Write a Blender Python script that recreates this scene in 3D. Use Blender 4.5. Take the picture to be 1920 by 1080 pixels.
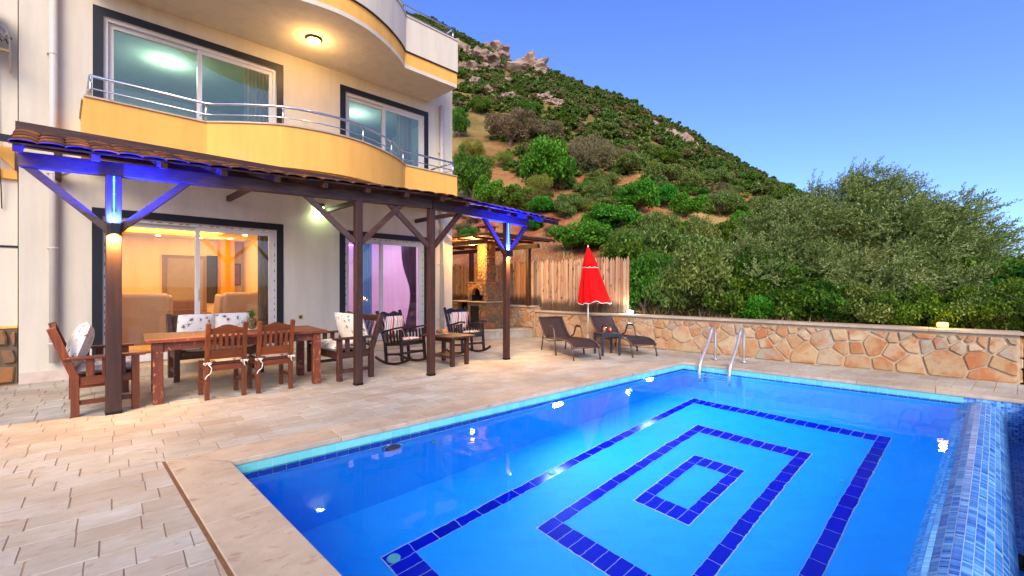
import bpy, bmesh, math, random
import numpy as np
from mathutils import Vector, Matrix
R = math.radians
for o in list(bpy.data.objects): bpy.data.objects.remove(o)
scene = bpy.context.scene
COL = scene.collection

# ---------------------------------------------------------------- camera
H = 1.4
cam_d = bpy.data.cameras.new('camera'); cam = bpy.data.objects.new('camera', cam_d); COL.objects.link(cam)
cam.location = (0, 0, H); cam.rotation_euler = (R(90), 0, 0)
cam_d.sensor_width = 36; cam_d.lens = 36*850/1920; cam_d.shift_y = -3/1920
cam_d.clip_start = .05; cam_d.clip_end = 6000
scene.camera = cam

# ---------------------------------------------------------------- sky, sun, exposure (dusk)
SUN_EL, SUN_AZ = 36, 178          # azimuth measured from +Y clockwise
world = bpy.data.worlds.new('World'); scene.world = world; world.use_nodes = True
wn = world.node_tree; bg = wn.nodes['Background']
sky = wn.nodes.new('ShaderNodeTexSky'); sky.sky_type = 'NISHITA'; sky.sun_disc = False
sky.sun_elevation = R(SUN_EL); sky.sun_rotation = R(SUN_AZ)
sky.altitude = 0; sky.air_density = .75; sky.dust_density = 1.5; sky.ozone_density = 8.0
hs = wn.nodes.new('ShaderNodeHueSaturation'); hs.inputs['Saturation'].default_value = 1.06; hs.inputs['Hue'].default_value = .514
wn.links.new(sky.outputs[0], hs.inputs['Color']); wn.links.new(hs.outputs[0], bg.inputs[0]); bg.inputs[1].default_value = .15
sd = bpy.data.lights.new('sun', 'SUN'); sun = bpy.data.objects.new('sun', sd); COL.objects.link(sun)
sd.energy = 1.45; sd.angle = R(32); sd.color = (1, .83, .58)
_el, _az = R(SUN_EL), R(SUN_AZ)
sun.rotation_euler = Vector((math.sin(_az)*math.cos(_el), math.cos(_az)*math.cos(_el), math.sin(_el))).to_track_quat('Z', 'Y').to_euler()
vs = scene.view_settings
scene.display_settings.display_device = 'sRGB'
vs.view_transform = 'Standard'; vs.look = 'None'; vs.gamma = 1; vs.exposure = 1.32; vs.use_curve_mapping = False
cy = scene.cycles
cy.use_denoising = True
try: cy.denoiser = 'OPENIMAGEDENOISE'
except Exception: pass
cy.max_bounces = 10; cy.diffuse_bounces = 4; cy.glossy_bounces = 4; cy.transmission_bounces = 8; cy.transparent_max_bounces = 12
cy.sample_clamp_indirect = 6; cy.blur_glossy = .5
cy.use_adaptive_sampling = True; cy.adaptive_threshold = .02

# ---------------------------------------------------------------- measuring helpers (pixel + known height -> ground point)
def gp(u, v, z=0):
    t = (H-z)/((v-537)/850); return Vector(((u-960)/850*t, t, z))
A0 = Vector((-7.03, 6.46, 0)); DV = Vector((1, 1, 0))/2**.5; NV = Vector((1, -1, 0))/2**.5
def hl(s, o, z=0): return A0 + DV*s + NV*o + Vector((0, 0, z))     # house coordinates: along the facade, out from it, up

# ---------------------------------------------------------------- mesh helpers
class MB:
    def __init__(s): s.v = []; s.f = []; s.m = []; s.mi = 0
    def add(s, vs, fs):
        b = len(s.v); s.v += [tuple(x) for x in vs]; s.f += [tuple(b+i for i in f) for f in fs]; s.m += [s.mi]*len(fs); return s
    def box(s, x0, x1, y0, y1, z0, z1, mat=None):
        v = [(x, y, z) for z in (z0, z1) for y in (y0, y1) for x in (x0, x1)]
        if mat: v = [mat @ Vector(p) for p in v]
        return s.add(v, [(0, 2, 3, 1), (4, 5, 7, 6), (0, 1, 5, 4), (2, 6, 7, 3), (0, 4, 6, 2), (1, 3, 7, 5)])
    def cbox(s, c, sx, sy, sz, mat=None):
        return s.box(c[0]-sx/2, c[0]+sx/2, c[1]-sy/2, c[1]+sy/2, c[2]-sz/2, c[2]+sz/2, mat)
    def bar(s, p0, p1, w, h, up=(0, 0, 1), ext=0):
        p0, p1 = Vector(p0), Vector(p1); d = (p1-p0).normalized(); p0 = p0-d*ext; p1 = p1+d*ext
        up = Vector(up); r = d.cross(up)
        if r.length < 1e-4: r = d.cross(Vector((0, 1, 0)))
        r.normalize(); q = r.cross(d)
        v = [p+r*a*w/2+q*b*h/2 for p in (p0, p1) for b in (-1, 1) for a in (-1, 1)]
        return s.add(v, [(0, 2, 3, 1), (4, 5, 7, 6), (0, 1, 5, 4), (2, 6, 7, 3), (0, 4, 6, 2), (1, 3, 7, 5)])
    def tube(s, pts, r, n=8, cap=True):
        pts = [Vector(p) for p in pts]; rr = r if isinstance(r, (list, tuple)) else [r]*len(pts)
        rings = []; prev = None
        for i, p in enumerate(pts):
            d = (pts[min(i+1, len(pts)-1)]-pts[max(i-1, 0)]).normalized()
            if prev is None:
                a = d.orthogonal().normalized()
            else:
                a = (prev-d*prev.dot(d)); a = a.normalized() if a.length > 1e-6 else d.orthogonal().normalized()
            prev = a; b = d.cross(a)
            rings.append([p+(a*math.cos(2*math.pi*k/n)+b*math.sin(2*math.pi*k/n))*rr[i] for k in range(n)])
        v = [q for g in rings for q in g]; f = []
        for i in range(len(pts)-1):
            for k in range(n): f.append((i*n+k, i*n+(k+1) % n, (i+1)*n+(k+1) % n, (i+1)*n+k))
        if cap: f += [tuple(range(n-1, -1, -1)), tuple(range((len(pts)-1)*n, len(pts)*n))]
        return s.add(v, f)
    def lathe(s, prof, n=20, c=(0, 0, 0), fn=None):
        v = []
        for r, z in prof:
            for k in range(n):
                t = 2*math.pi*k/n; q = r*(fn(t, z) if fn else 1); v.append((c[0]+q*math.cos(t), c[1]+q*math.sin(t), c[2]+z))
        f = [(i*n+k, i*n+(k+1) % n, (i+1)*n+(k+1) % n, (i+1)*n+k) for i in range(len(prof)-1) for k in range(n)]
        f += [tuple(range(n-1, -1, -1)), tuple(range((len(prof)-1)*n, len(prof)*n))]
        return s.add(v, f)
    def prism(s, poly, z0, z1):
        n = len(poly)
        v = [(p[0], p[1], z0) for p in poly]+[(p[0], p[1], z1) for p in poly]
        a = sum(poly[i][0]*poly[(i+1) % n][1]-poly[(i+1) % n][0]*poly[i][1] for i in range(n))
        f = [tuple(range(n-1, -1, -1)), tuple(range(n, 2*n))]+[(i, (i+1) % n, n+(i+1) % n, n+i) for i in range(n)]
        if a < 0: f = [tuple(reversed(q)) for q in f]
        return s.add(v, f)
    def grid(s, P):
        nu, nv_ = len(P), len(P[0])
        return s.add([q for r in P for q in r], [(i*nv_+j, (i+1)*nv_+j, (i+1)*nv_+j+1, i*nv_+j+1) for i in range(nu-1) for j in range(nv_-1)])
    def build(s, name, mat, parent=None, smooth=False, bevel=0, seg=2, solid=0):
        me = bpy.data.meshes.new(name); me.from_pydata(s.v, [], s.f)
        mats = mat if isinstance(mat, (list, tuple)) else [mat]
        for m in mats: me.materials.append(m)
        if len(mats) > 1: me.polygons.foreach_set('material_index', s.m)
        if smooth: me.polygons.foreach_set('use_smooth', [True]*len(me.polygons))
        me.update()
        o = bpy.data.objects.new(name, me); COL.objects.link(o); o.parent = parent
        if solid:
            m = o.modifiers.new('t', 'SOLIDIFY'); m.thickness = solid; m.offset = 0
        if bevel:
            m = o.modifiers.new('b', 'BEVEL'); m.width = bevel; m.segments = seg; m.limit_method = 'ANGLE'; m.angle_limit = R(40)
        return o
def tag(o, label=None, cat=None, group=None, kind=None):
    if label: o['label'] = label
    if cat: o['category'] = cat
    if group: o['group'] = group
    if kind: o['kind'] = kind
    return o
def thing(name, label, cat, loc=(0, 0, 0), rz=0, group=None):
    o = bpy.data.objects.new(name, None); COL.objects.link(o); o.empty_display_size = .1
    o.location = loc; o.rotation_euler = (0, 0, rz); return tag(o, label, cat, group)
def copy_tree(o, parent=None):
    c = o.copy(); COL.objects.link(c); c.parent = parent
    for ch in list(o.children): copy_tree(ch, c)
    return c
def face_z(d): return math.atan2(d[1], d[0])-math.pi/2        # rotation that turns local +Y to direction d

# ---------------------------------------------------------------- material helpers
def lin(c): return tuple((x/255/12.92 if x/255 <= .04045 else ((x/255+.055)/1.055)**2.4) for x in c)+(1,)
def nd(nt, typ, ins={}, **pr):
    n = nt.nodes.new(typ)
    for k, v in pr.items(): setattr(n, k, v)
    for k, v in ins.items():
        s = n.inputs[k]
        if isinstance(v, bpy.types.NodeSocket): nt.links.new(v, s)
        else: s.default_value = v
    return n
def ramp(nt, fac, stops, interp='LINEAR'):
    n = nt.nodes.new('ShaderNodeValToRGB'); n.color_ramp.interpolation = interp; e = n.color_ramp.elements
    while len(e) < len(stops): e.new(.5)
    for i, (p, c) in enumerate(stops):
        e[i].position = p; e[i].color = c if len(c) == 4 else lin(c)
    nt.links.new(fac, n.inputs[0]); return n.outputs[0]
def mix(nt, fac, a, b, mode='MIX'):
    n = nt.nodes.new('ShaderNodeMix'); n.data_type = 'RGBA'; n.blend_type = mode
    for i, v in ((0, fac), (6, a), (7, b)):
        if isinstance(v, bpy.types.NodeSocket): nt.links.new(v, n.inputs[i])
        else: n.inputs[i].default_value = v
    return n.outputs[2]
def mth(nt, op, a, b=0., c=0.):
    n = nt.nodes.new('ShaderNodeMath'); n.operation = op
    for i, v in enumerate((a, b, c)):
        if isinstance(v, bpy.types.NodeSocket): nt.links.new(v, n.inputs[i])
        else: n.inputs[i].default_value = v
    return n.outputs[0]
def newmat(name, rough=.6, base=None, metal=0, spec=.5):
    m = bpy.data.materials.new(name); m.use_nodes = True; nt = m.node_tree; b = nt.nodes['Principled BSDF']
    b.inputs['Roughness'].default_value = rough; b.inputs['Metallic'].default_value = metal; b.inputs['Specular IOR Level'].default_value = spec
    if base: b.inputs['Base Color'].default_value = lin(base)
    return m, nt, b
def coords(nt, scale=(1, 1, 1), kind='Object', rot=(0, 0, 0)):
    t = nt.nodes.new('ShaderNodeTexCoord')
    return nd(nt, 'ShaderNodeMapping', {'Vector': t.outputs[kind], 'Scale': scale, 'Rotation': rot}).outputs[0]
def noise(nt, vec, scale=5., detail=4., rough=.55, dist=0.):
    return nd(nt, 'ShaderNodeTexNoise', {'Vector': vec, 'Scale': scale, 'Detail': detail, 'Roughness': rough, 'Distortion': dist}).outputs[0]
def bump(nt, b, h, strength=.3, dist=.01):
    n = nd(nt, 'ShaderNodeBump', {'Height': h, 'Strength': strength, 'Distance': dist}); nt.links.new(n.outputs[0], b.inputs['Normal'])
def setc(nt, b, c): nt.links.new(c, b.inputs['Base Color'])
def rnd(nt):
    a = nt.nodes.new('ShaderNodeObjectInfo').outputs['Random']; g = nt.nodes.new('ShaderNodeNewGeometry').outputs['Random Per Island']
    return mth(nt, 'FRACT', mth(nt, 'ADD', a, g))

def stucco(name, col, var=.06, rough=.85):
    m, nt, b = newmat(name, rough, spec=.25); v = coords(nt)
    c = mix(nt, noise(nt, v, 1.1, 5, .6), lin(col), lin(tuple(x*(1-var*1.6) for x in col)))
    c = mix(nt, ramp(nt, noise(nt, coords(nt, (2.5, 2.5, .35)), 1.7, 5, .65), [(.44, (0, 0, 0, 1)), (.68, (1, 1, 1, 1))]), c, lin(tuple(x*(1-var*2) for x in col)))
    setc(nt, b, c); bump(nt, b, noise(nt, v, 130, 3), .18, .004); return m
def wood(name, dark, light, axis, rough=.45, wear=0., wearcol=(190, 150, 120)):
    m, nt, b = newmat(name, rough); sc = [26, 26, 26]; sc[axis] = 1.6
    v = coords(nt, tuple(sc)); n1 = noise(nt, v, 1.3, 6, .65, .4)
    c = ramp(nt, n1, [(.28, dark), (.55, tuple((a+b_)/2 for a, b_ in zip(dark, light))), (.75, light)])
    c = mix(nt, mth(nt, 'MULTIPLY', rnd(nt), .35), c, lin(tuple(x*.55 for x in dark)))
    if wear:
        w = noise(nt, coords(nt, (9, 9, 5)), 2.4, 8, .75)
        wf = ramp(nt, w, [(.66-wear, (0, 0, 0, 1)), (.70-wear, (1, 1, 1, 1))])
        c = mix(nt, wf, c, lin(wearcol))
    setc(nt, b, c); bump(nt, b, n1, .25, .004)
    nt.links.new(ramp(nt, n1, [(.2, (rough+.2,)*3+(1,)), (.8, (rough-.1,)*3+(1,))]), b.inputs['Roughness']); return m
def plain(name, col, rough=.5, metal=0, var=.1, sc=8, spec=.5, bmp=0):
    m, nt, b = newmat(name, rough, metal=metal, spec=spec); v = coords(nt)
    n = noise(nt, v, sc, 5, .6)
    setc(nt, b, mix(nt, n, lin(tuple(min(255, x*(1+var*.6)) for x in col)), lin(tuple(x*(1-var) for x in col))))
    if bmp: bump(nt, b, noise(nt, v, sc*8, 3), bmp, .004)
    return m
def emit(name, col, strength):
    m, nt, b = newmat(name, .4, col); b.inputs['Emission Color'].default_value = lin(col); b.inputs['Emission Strength'].default_value = strength; return m
def glass(name, tint=(255, 255, 255), refl=1.0):
    m, nt, b = newmat(name); nt.nodes.remove(b); out = nt.nodes['Material Output']
    fr = nd(nt, 'ShaderNodeFresnel', {'IOR': 1.5}).outputs[0]
    f = mth(nt, 'MINIMUM', mth(nt, 'MULTIPLY', fr, 1.7*refl), 1.)
    tr = nd(nt, 'ShaderNodeBsdfTransparent', {'Color': lin(tint)}); gl = nd(nt, 'ShaderNodeBsdfGlossy', {'Color': (1, 1, 1, 1), 'Roughness': .0})
    mx = nd(nt, 'ShaderNodeMixShader', {0: f, 1: tr.outputs[0], 2: gl.outputs[0]}); nt.links.new(mx.outputs[0], out.inputs[0]); return m
def leafmat(name, cols, trans=.35):
    m, nt, b = newmat(name, .55, spec=.3); out = nt.nodes['Material Output']
    n = noise(nt, coords(nt), .9, 3)
    f = mth(nt, 'ADD', mth(nt, 'MULTIPLY', nt.nodes.new('ShaderNodeNewGeometry').outputs['Random Per Island'], .6), mth(nt, 'MULTIPLY', n, .45))
    k = len(cols); c = ramp(nt, f, [((i+.3)/k, q) for i, q in enumerate(cols)])
    hv = nd(nt, 'ShaderNodeHueSaturation', {'Hue': mth(nt, 'ADD', mth(nt, 'MULTIPLY', nt.nodes.new('ShaderNodeObjectInfo').outputs['Random'], .05), .475), 'Saturation': 1.0, 'Value': 1., 'Color': c}).outputs[0]
    setc(nt, b, hv); t = nd(nt, 'ShaderNodeBsdfTranslucent', {'Color': mix(nt, .5, hv, lin((120, 150, 30)))})
    mx = nd(nt, 'ShaderNodeMixShader', {0: trans, 1: b.outputs[0], 2: t.outputs[0]}); nt.links.new(mx.outputs[0], out.inputs[0]); return m
# ---------------------------------------------------------------- materials
MT = {}
MT['white'] = stucco('white_stucco', (214, 202, 178), .04)
MT['yellow'] = stucco('yellow_stucco', (244, 180, 88), .05)
MT['plinth'] = plain('plinth_stone', (200, 180, 160), .7, 0, .2, 6, bmp=.2)
MT['dark_trim'] = plain('dark_trim', (8, 9, 12), .5, 0, .2)
MT['upvc'] = plain('white_plastic_frame', (200, 194, 186), .35, 0, .04)
MT['glass'] = glass('window_glass', (240, 246, 244))
MT['glass_up'] = glass('upper_window_glass', (220, 236, 226), 1.4)
MT['steel'] = plain('brushed_steel', (205, 205, 208), .2, 1, .06)
MT['chrome'] = plain('chrome', (214, 208, 200), .3, .75, .04)
MT['dark_metal'] = plain('dark_metal', (12, 11, 11), .45, .3, .2)
MT['pipe'] = plain('white_pipe', (190, 180, 168), .45, 0, .06)
for ax, k in enumerate('xyz'):
    MT['post_'+k] = wood('pergola_wood_'+k, (38, 18, 8), (102, 54, 26), ax, .5, .03, (112, 62, 36))
    MT['red_'+k] = wood('varnished_red_wood_'+k, (78, 32, 6), (160, 78, 20), ax, .38, .02, (180, 120, 80))
    MT['table_'+k] = wood('worn_table_wood_'+k, (84, 32, 6), (156, 70, 18), ax, .48, .1, (170, 112, 74))
    MT['rock_'+k] = wood('dark_rocker_wood_'+k, (14, 5, 5), (42, 17, 13), ax, .4, .0)
    MT['brown_'+k] = wood('brown_wood_'+k, (44, 20, 8), (104, 56, 26), ax, .45, .03)
def tilemat(name, cols, rough=.18, var=.06):
    m, nt, b = newmat(name, rough); c = ramp(nt, rnd(nt), [(i/max(1, len(cols)-1), q) for i, q in enumerate(cols)])
    n = noise(nt, coords(nt), 9, 4); setc(nt, b, mix(nt, mth(nt, 'MULTIPLY', n, var*3), c, lin((20, 40, 60)), 'MULTIPLY'))
    return m
MT['tile_light'] = tilemat('light_aqua_tile', [(110, 200, 186), (122, 206, 192), (100, 194, 182)])
MT['tile_dark'] = tilemat('cobalt_tile', [(2, 8, 186), (4, 14, 198), (2, 6, 172)])
MT['tile_pool'] = tilemat('pool_blue_tile', [(40, 150, 240), (44, 156, 244), (36, 146, 236)])
MT['mosaic'] = tilemat('glass_mosaic_tile', [(40, 110, 200), (90, 168, 226), (20, 76, 176), (132, 200, 236), (64, 140, 214), (30, 92, 196)], .4)
MT['grout'] = plain('white_grout', (200, 208, 214), .8, 0, .08)
def pool_shell():
    m, nt, b = newmat('pool_shell_tile', .6); v = coords(nt)
    br = nd(nt, 'ShaderNodeTexBrick', {'Vector': v, 'Color1': lin((4, 158, 240)), 'Color2': lin((6, 164, 244)), 'Mortar': lin((18, 172, 246)), 'Scale': 1., 'Mortar Size': .002, 'Brick Width': .24, 'Row Height': .12})
    br.offset = 0; setc(nt, b, mix(nt, mth(nt, 'MULTIPLY', noise(nt, v, .7, 3), .22), br.outputs[0], lin((2, 148, 232)))); return m
MT['pool_shell'] = pool_shell()
def travertine(name, stops, streak):
    m, nt, b = newmat(name, .62, spec=.35); ang = R(41.3)
    t = nt.nodes.new('ShaderNodeTexCoord').outputs['Object']
    w = nd(nt, 'ShaderNodeMapping', {'Vector': t, 'Rotation': (0, 0, -ang)}).outputs[0]
    off = nd(nt, 'ShaderNodeCombineXYZ', {0: mth(nt, 'MULTIPLY', rnd(nt), 37.), 1: mth(nt, 'MULTIPLY', rnd(nt), 91.), 2: 0.}).outputs[0]
    w2 = nd(nt, 'ShaderNodeVectorMath', {0: w, 1: off}, operation='ADD').outputs[0]
    ws = nd(nt, 'ShaderNodeMapping', {'Vector': w2, 'Scale': (1.2, streak, 1)}).outputs[0]
    c = ramp(nt, rnd(nt), stops)
    n1 = noise(nt, ws, 3.2, 6, .65, .3); c = mix(nt, ramp(nt, n1, [(.40, (0, 0, 0, 1)), (.75, (.55, .55, .55, 1))]), c, lin((162, 140, 110)))
    n2 = noise(nt, ws, 6., 7, .7, .5); c = mix(nt, ramp(nt, n2, [(.56, (0, 0, 0, 1)), (.70, (.8, .8, .8, 1))]), c, lin((146, 98, 72)))
    n3 = noise(nt, w, 1.1, 4, .6); c = mix(nt, ramp(nt, n3, [(.42, (0, 0, 0, 1)), (.68, (.7, .7, .7, 1))]), c, lin((146, 128, 106)))
    setc(nt, b, c); bump(nt, b, mth(nt, 'ADD', noise(nt, w2, 28, 5, .6), mth(nt, 'MULTIPLY', n2, .8)), .35, .006); return m
MT['paver'] = travertine('tumbled_travertine', [(0, (182, 177, 160)), (.3, (178, 170, 150)), (.6, (188, 186, 172)), (.85, (168, 154, 132)), (1, (180, 176, 162))], 4.)
MT['coping'] = travertine('travertine_coping', [(0, (190, 168, 138)), (1, (196, 176, 148))], 2.)
MT['joint'] = plain('sandy_joint', (160, 134, 108), .9, 0, .25, 30, bmp=.4)
MT['moss_joint'] = plain('rusty_joint', (120, 80, 44), .9, 0, .3, 30, bmp=.4)
def flag(name, stops, mort=False):
    m, nt, b = newmat(name, .78, spec=.3); v = coords(nt)
    off = nd(nt, 'ShaderNodeVectorMath', {0: v, 1: nd(nt, 'ShaderNodeCombineXYZ', {0: mth(nt, 'MULTIPLY', rnd(nt), 50.), 1: 0., 2: mth(nt, 'MULTIPLY', rnd(nt), 23.)}).outputs[0]}, operation='ADD').outputs[0]
    c = ramp(nt, rnd(nt), stops); n1 = noise(nt, off, 3.4, 6, .65, .5); n2 = noise(nt, off, 13, 6, .7)
    c = mix(nt, ramp(nt, n1, [(.45, (0, 0, 0, 1)), (.66, (.85, .85, .85, 1))]), c, lin((172, 98, 44)))
    c = mix(nt, ramp(nt, n2, [(.52, (0, 0, 0, 1)), (.78, (.5, .5, .5, 1))]), c, lin((100, 68, 42)))
    setc(nt, b, c); bump(nt, b, mth(nt, 'ADD', n1, mth(nt, 'MULTIPLY', n2, .5)), .6, .02); return m
MT['flag'] = flag('warm_flagstone', [(0, (188, 160, 118)), (.18, (174, 136, 92)), (.36, (194, 176, 140)), (.52, (168, 122, 80)), (.68, (186, 160, 124)), (.84, (158, 148, 126)), (1, (180, 146, 100))])
MT['stone_grey'] = flag('brown_fieldstone', [(0, (120, 98, 70)), (.35, (138, 106, 68)), (.7, (102, 86, 64)), (1, (148, 120, 82))])
MT['mortar'] = plain('mortar', (184, 162, 128), .9, 0, .2, 9, bmp=.4)
MT['mortar_dk'] = plain('dark_mortar', (104, 86, 64), .9, 0, .2, 9, bmp=.4)
MT['soot_and_shade'] = plain('soot_and_shade', (14, 11, 9), .95, 0, .2)  # soot inside the oven, painted shade for niches and brick holes
def picket():
    m, nt, b = newmat('weathered_picket', .75, spec=.2); v = coords(nt, (22, 22, 1.3)); n1 = noise(nt, v, 1.2, 6, .65, .4)
    c = ramp(nt, rnd(nt), [(0, (200, 164, 126)), (.3, (170, 126, 90)), (.6, (208, 180, 146)), (1, (154, 110, 76))])
    c = mix(nt, ramp(nt, n1, [(.4, (0, 0, 0, 1)), (.75, (.7, .7, .7, 1))]), c, lin((142, 92, 62)))
    kn = noise(nt, coords(nt, (9, 9, 4)), 1.6, 3, .5); c = mix(nt, ramp(nt, kn, [(.64, (0, 0, 0, 1)), (.70, (.85, .85, .85, 1))]), c, lin((70, 40, 26)))
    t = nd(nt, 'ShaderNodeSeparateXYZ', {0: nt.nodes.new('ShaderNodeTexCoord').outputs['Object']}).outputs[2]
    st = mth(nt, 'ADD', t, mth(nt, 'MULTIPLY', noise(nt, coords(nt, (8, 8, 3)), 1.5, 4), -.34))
    c = mix(nt, ramp(nt, st, [(0.0, (.85, .85, .85, 1)), (.16, (0, 0, 0, 1))]), c, lin((58, 44, 36)))      # boards darken towards the foot
    setc(nt, b, c); bump(nt, b, n1, .4, .005); return m
MT['picket'] = picket()
def fabric(name, col, rough=.9, sc=300):
    m, nt, b = newmat(name, rough, spec=.15); v = coords(nt)
    w = nd(nt, 'ShaderNodeTexChecker', {'Vector': v, 'Scale': sc, 'Color1': lin(col), 'Color2': lin(tuple(x*.82 for x in col))}).outputs[0]
    setc(nt, b, mix(nt, mth(nt, 'MULTIPLY', noise(nt, v, 5, 4), .25), w, lin(tuple(x*.7 for x in col)))); bump(nt, b, noise(nt, v, 9, 4), .3, .02); return m
MT['sling'] = fabric('brown_mesh_sling', (62, 46, 46)); MT['red_cloth'] = fabric('red_canvas', (228, 8, 10), .8)
MT['trim'] = plain('white_trim', (236, 226, 218), .8); MT['rope'] = plain('cotton_tie', (226, 214, 190), .9)
def floral():
    m, nt, b = newmat('floral_fabric', .9, spec=.15); v = coords(nt)
    c = lin((232, 222, 204)); v2 = nd(nt, 'ShaderNodeVectorMath', {0: nd(nt, 'ShaderNodeTexNoise', {'Vector': v, 'Scale': 16., 'Detail': 3.}).outputs[1], 1: (.09, .09, .09), 2: v}, operation='MULTIPLY_ADD').outputs[0]
    vo = nd(nt, 'ShaderNodeTexVoronoi', {'Vector': v2, 'Scale': 11.}); d = vo.outputs['Distance']
    cc = ramp(nt, nd(nt, 'ShaderNodeSeparateColor', {0: vo.outputs['Color']}).outputs[0], [(0, (94, 66, 44)), (.3, (150, 118, 60)), (.55, (60, 50, 46)), (.8, (170, 92, 60)), (1, (120, 120, 70))])
    k = ramp(nt, d, [(.22, (1, 1, 1, 1)), (.27, (0, 0, 0, 1)), (.36, (0, 0, 0, 1)), (.40, (.9, .9, .9, 1)), (.44, (0, 0, 0, 1))])
    pick = ramp(nt, nd(nt, 'ShaderNodeSeparateColor', {0: vo.outputs['Color']}).outputs[1], [(.25, (0, 0, 0, 1)), (.3, (1, 1, 1, 1))])
    brk = ramp(nt, noise(nt, v, 30, 3), [(.36, (0, 0, 0, 1)), (.42, (1, 1, 1, 1))])
    f = mth(nt, 'MULTIPLY', mth(nt, 'MULTIPLY', k, pick), brk)
    setc(nt, b, mix(nt, f, c, cc)); bump(nt, b, noise(nt, v, 8, 3), .35, .03); return m
MT['floral'] = floral()
def stripes():
    m, nt, b = newmat('striped_fabric', .9, spec=.15); x = nd(nt, 'ShaderNodeSeparateXYZ', {0: coords(nt)}).outputs[0]
    f = mth(nt, 'FRACT', mth(nt, 'MULTIPLY', mth(nt, 'ADD', x, 10.), 4.4))
    W = (226, 214, 202); c = ramp(nt, f, [(0, W), (.16, (196, 40, 26)), (.24, (222, 96, 40)), (.32, W), (.44, (166, 140, 134)), (.52, W), (.64, (216, 150, 100)), (.72, W), (.82, (120, 104, 120)), (.88, W)], 'CONSTANT')
    setc(nt, b, c); bump(nt, b, noise(nt, coords(nt), 9, 3), .35, .03); return m
MT['stripe'] = stripes()
MT['rooftile'] = flag('clay_roof_tile', [(0, (62, 40, 28)), (.5, (48, 32, 24)), (1, (76, 50, 34))])
MT['juice'] = plain('orange_juice', (240, 120, 14), .2); MT['ceramic'] = plain('white_ceramic', (236, 234, 228), .2)
MT['graphite'] = plain('graphite_plastic', (30, 38, 50), .45)
MT['umbrella_pole'] = plain('white_pole', (222, 214, 206), .4)
def soil():
    m, nt, b = newmat('red_hill_soil', .95, spec=.1); v = coords(nt)
    n1 = noise(nt, v, .11, 7, .6); n2 = noise(nt, v, 1.3, 8, .7); n3 = noise(nt, v, 7, 5, .6)
    c = ramp(nt, n2, [(.3, (146, 76, 46)), (.5, (176, 104, 66)), (.7, (186, 140, 92))])
    c = mix(nt, ramp(nt, n1, [(.48, (0, 0, 0, 1)), (.60, (.9, .9, .9, 1))]), c, lin((196, 164, 96)))
    z = nd(nt, 'ShaderNodeSeparateXYZ', {0: v}).outputs[1]
    far = ramp(nt, mth(nt, 'MULTIPLY', z, .01), [(.30, (0, 0, 0, 1)), (.60, (1, 1, 1, 1))])
    g = ramp(nt, noise(nt, v, .22, 6, .65), [(.3, (66, 86, 40)), (.55, (110, 112, 58)), (.75, (160, 132, 86))])
    c = mix(nt, mth(nt, 'MULTIPLY', far, .85), c, g)
    c = mix(nt, mth(nt, 'MULTIPLY', n3, .4), c, lin((140, 88, 54)))
    setc(nt, b, c); bump(nt, b, mth(nt, 'ADD', n2, mth(nt, 'MULTIPLY', n3, .5)), .9, .25); return m
MT['soil'] = soil()
def rockm():
    m, nt, b = newmat('limestone_outcrop', .9, spec=.2); v = coords(nt)
    n1 = noise(nt, v, .35, 8, .7, .6); n2 = noise(nt, v, 2., 6, .7)
    c = ramp(nt, n1, [(.3, (98, 80, 68)), (.5, (160, 136, 116)), (.7, (186, 166, 146))])
    c = mix(nt, ramp(nt, n2, [(.5, (0, 0, 0, 1)), (.75, (.8, .8, .8, 1))]), c, lin((104, 84, 70)))
    setc(nt, b, c); bump(nt, b, n1, .8, .6); return m
MT['rock'] = rockm()
MT['leaf_olive'] = leafmat('olive_leaf', [(30, 52, 10), (66, 90, 24), (108, 128, 48), (160, 172, 96)])
MT['leaf_bright'] = leafmat('bright_green_leaf', [(18, 62, 8), (40, 106, 14), (70, 144, 24), (116, 178, 50)], .4)
MT['leaf_dark'] = leafmat('dark_green_leaf', [(18, 46, 6), (42, 80, 10), (74, 116, 18), (120, 150, 44)])
MT['leaf_dry'] = leafmat('dry_twig_leaf', [(84, 74, 46), (112, 96, 62), (132, 112, 78), (96, 100, 58)], .2)
MT['leaf_yellow'] = leafmat('broom_leaf', [(82, 100, 26), (110, 128, 34), (140, 146, 50), (166, 150, 70)], .4)
MT['leaf_far'] = leafmat('far_scrub_leaf', [(30, 58, 18), (56, 88, 26), (86, 112, 38), (122, 134, 64)], .25)
MT['straw'] = leafmat('straw_grass', [(170, 136, 76), (196, 164, 96), (210, 184, 122), (150, 130, 70)], .3)
MT['bark'] = plain('grey_bark', (96, 80, 64), .9, 0, .35, 12, bmp=.6)
# ================================================================ GROUND, TERRACE, POOL
def struct(o, label=None): return tag(o, label, None, None, 'structure')
rng = random.Random(7)
WALL0 = Vector((.66, 12.5, 0)); WALL1 = Vector((7.24, 6.46, 0)); WD = (WALL1-WALL0).normalized(); WN = Vector((-WD.y, WD.x, 0))   # WN points to the hill
mb = MB(); mb.add([(-2500, -2500, -3.4), (2500, -2500, -3.4), (2500, 4000, -3.4), (-2500, 4000, -3.4)], [(0, 1, 2, 3)])
struct(mb.build('ground', MT['soil']))

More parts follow.
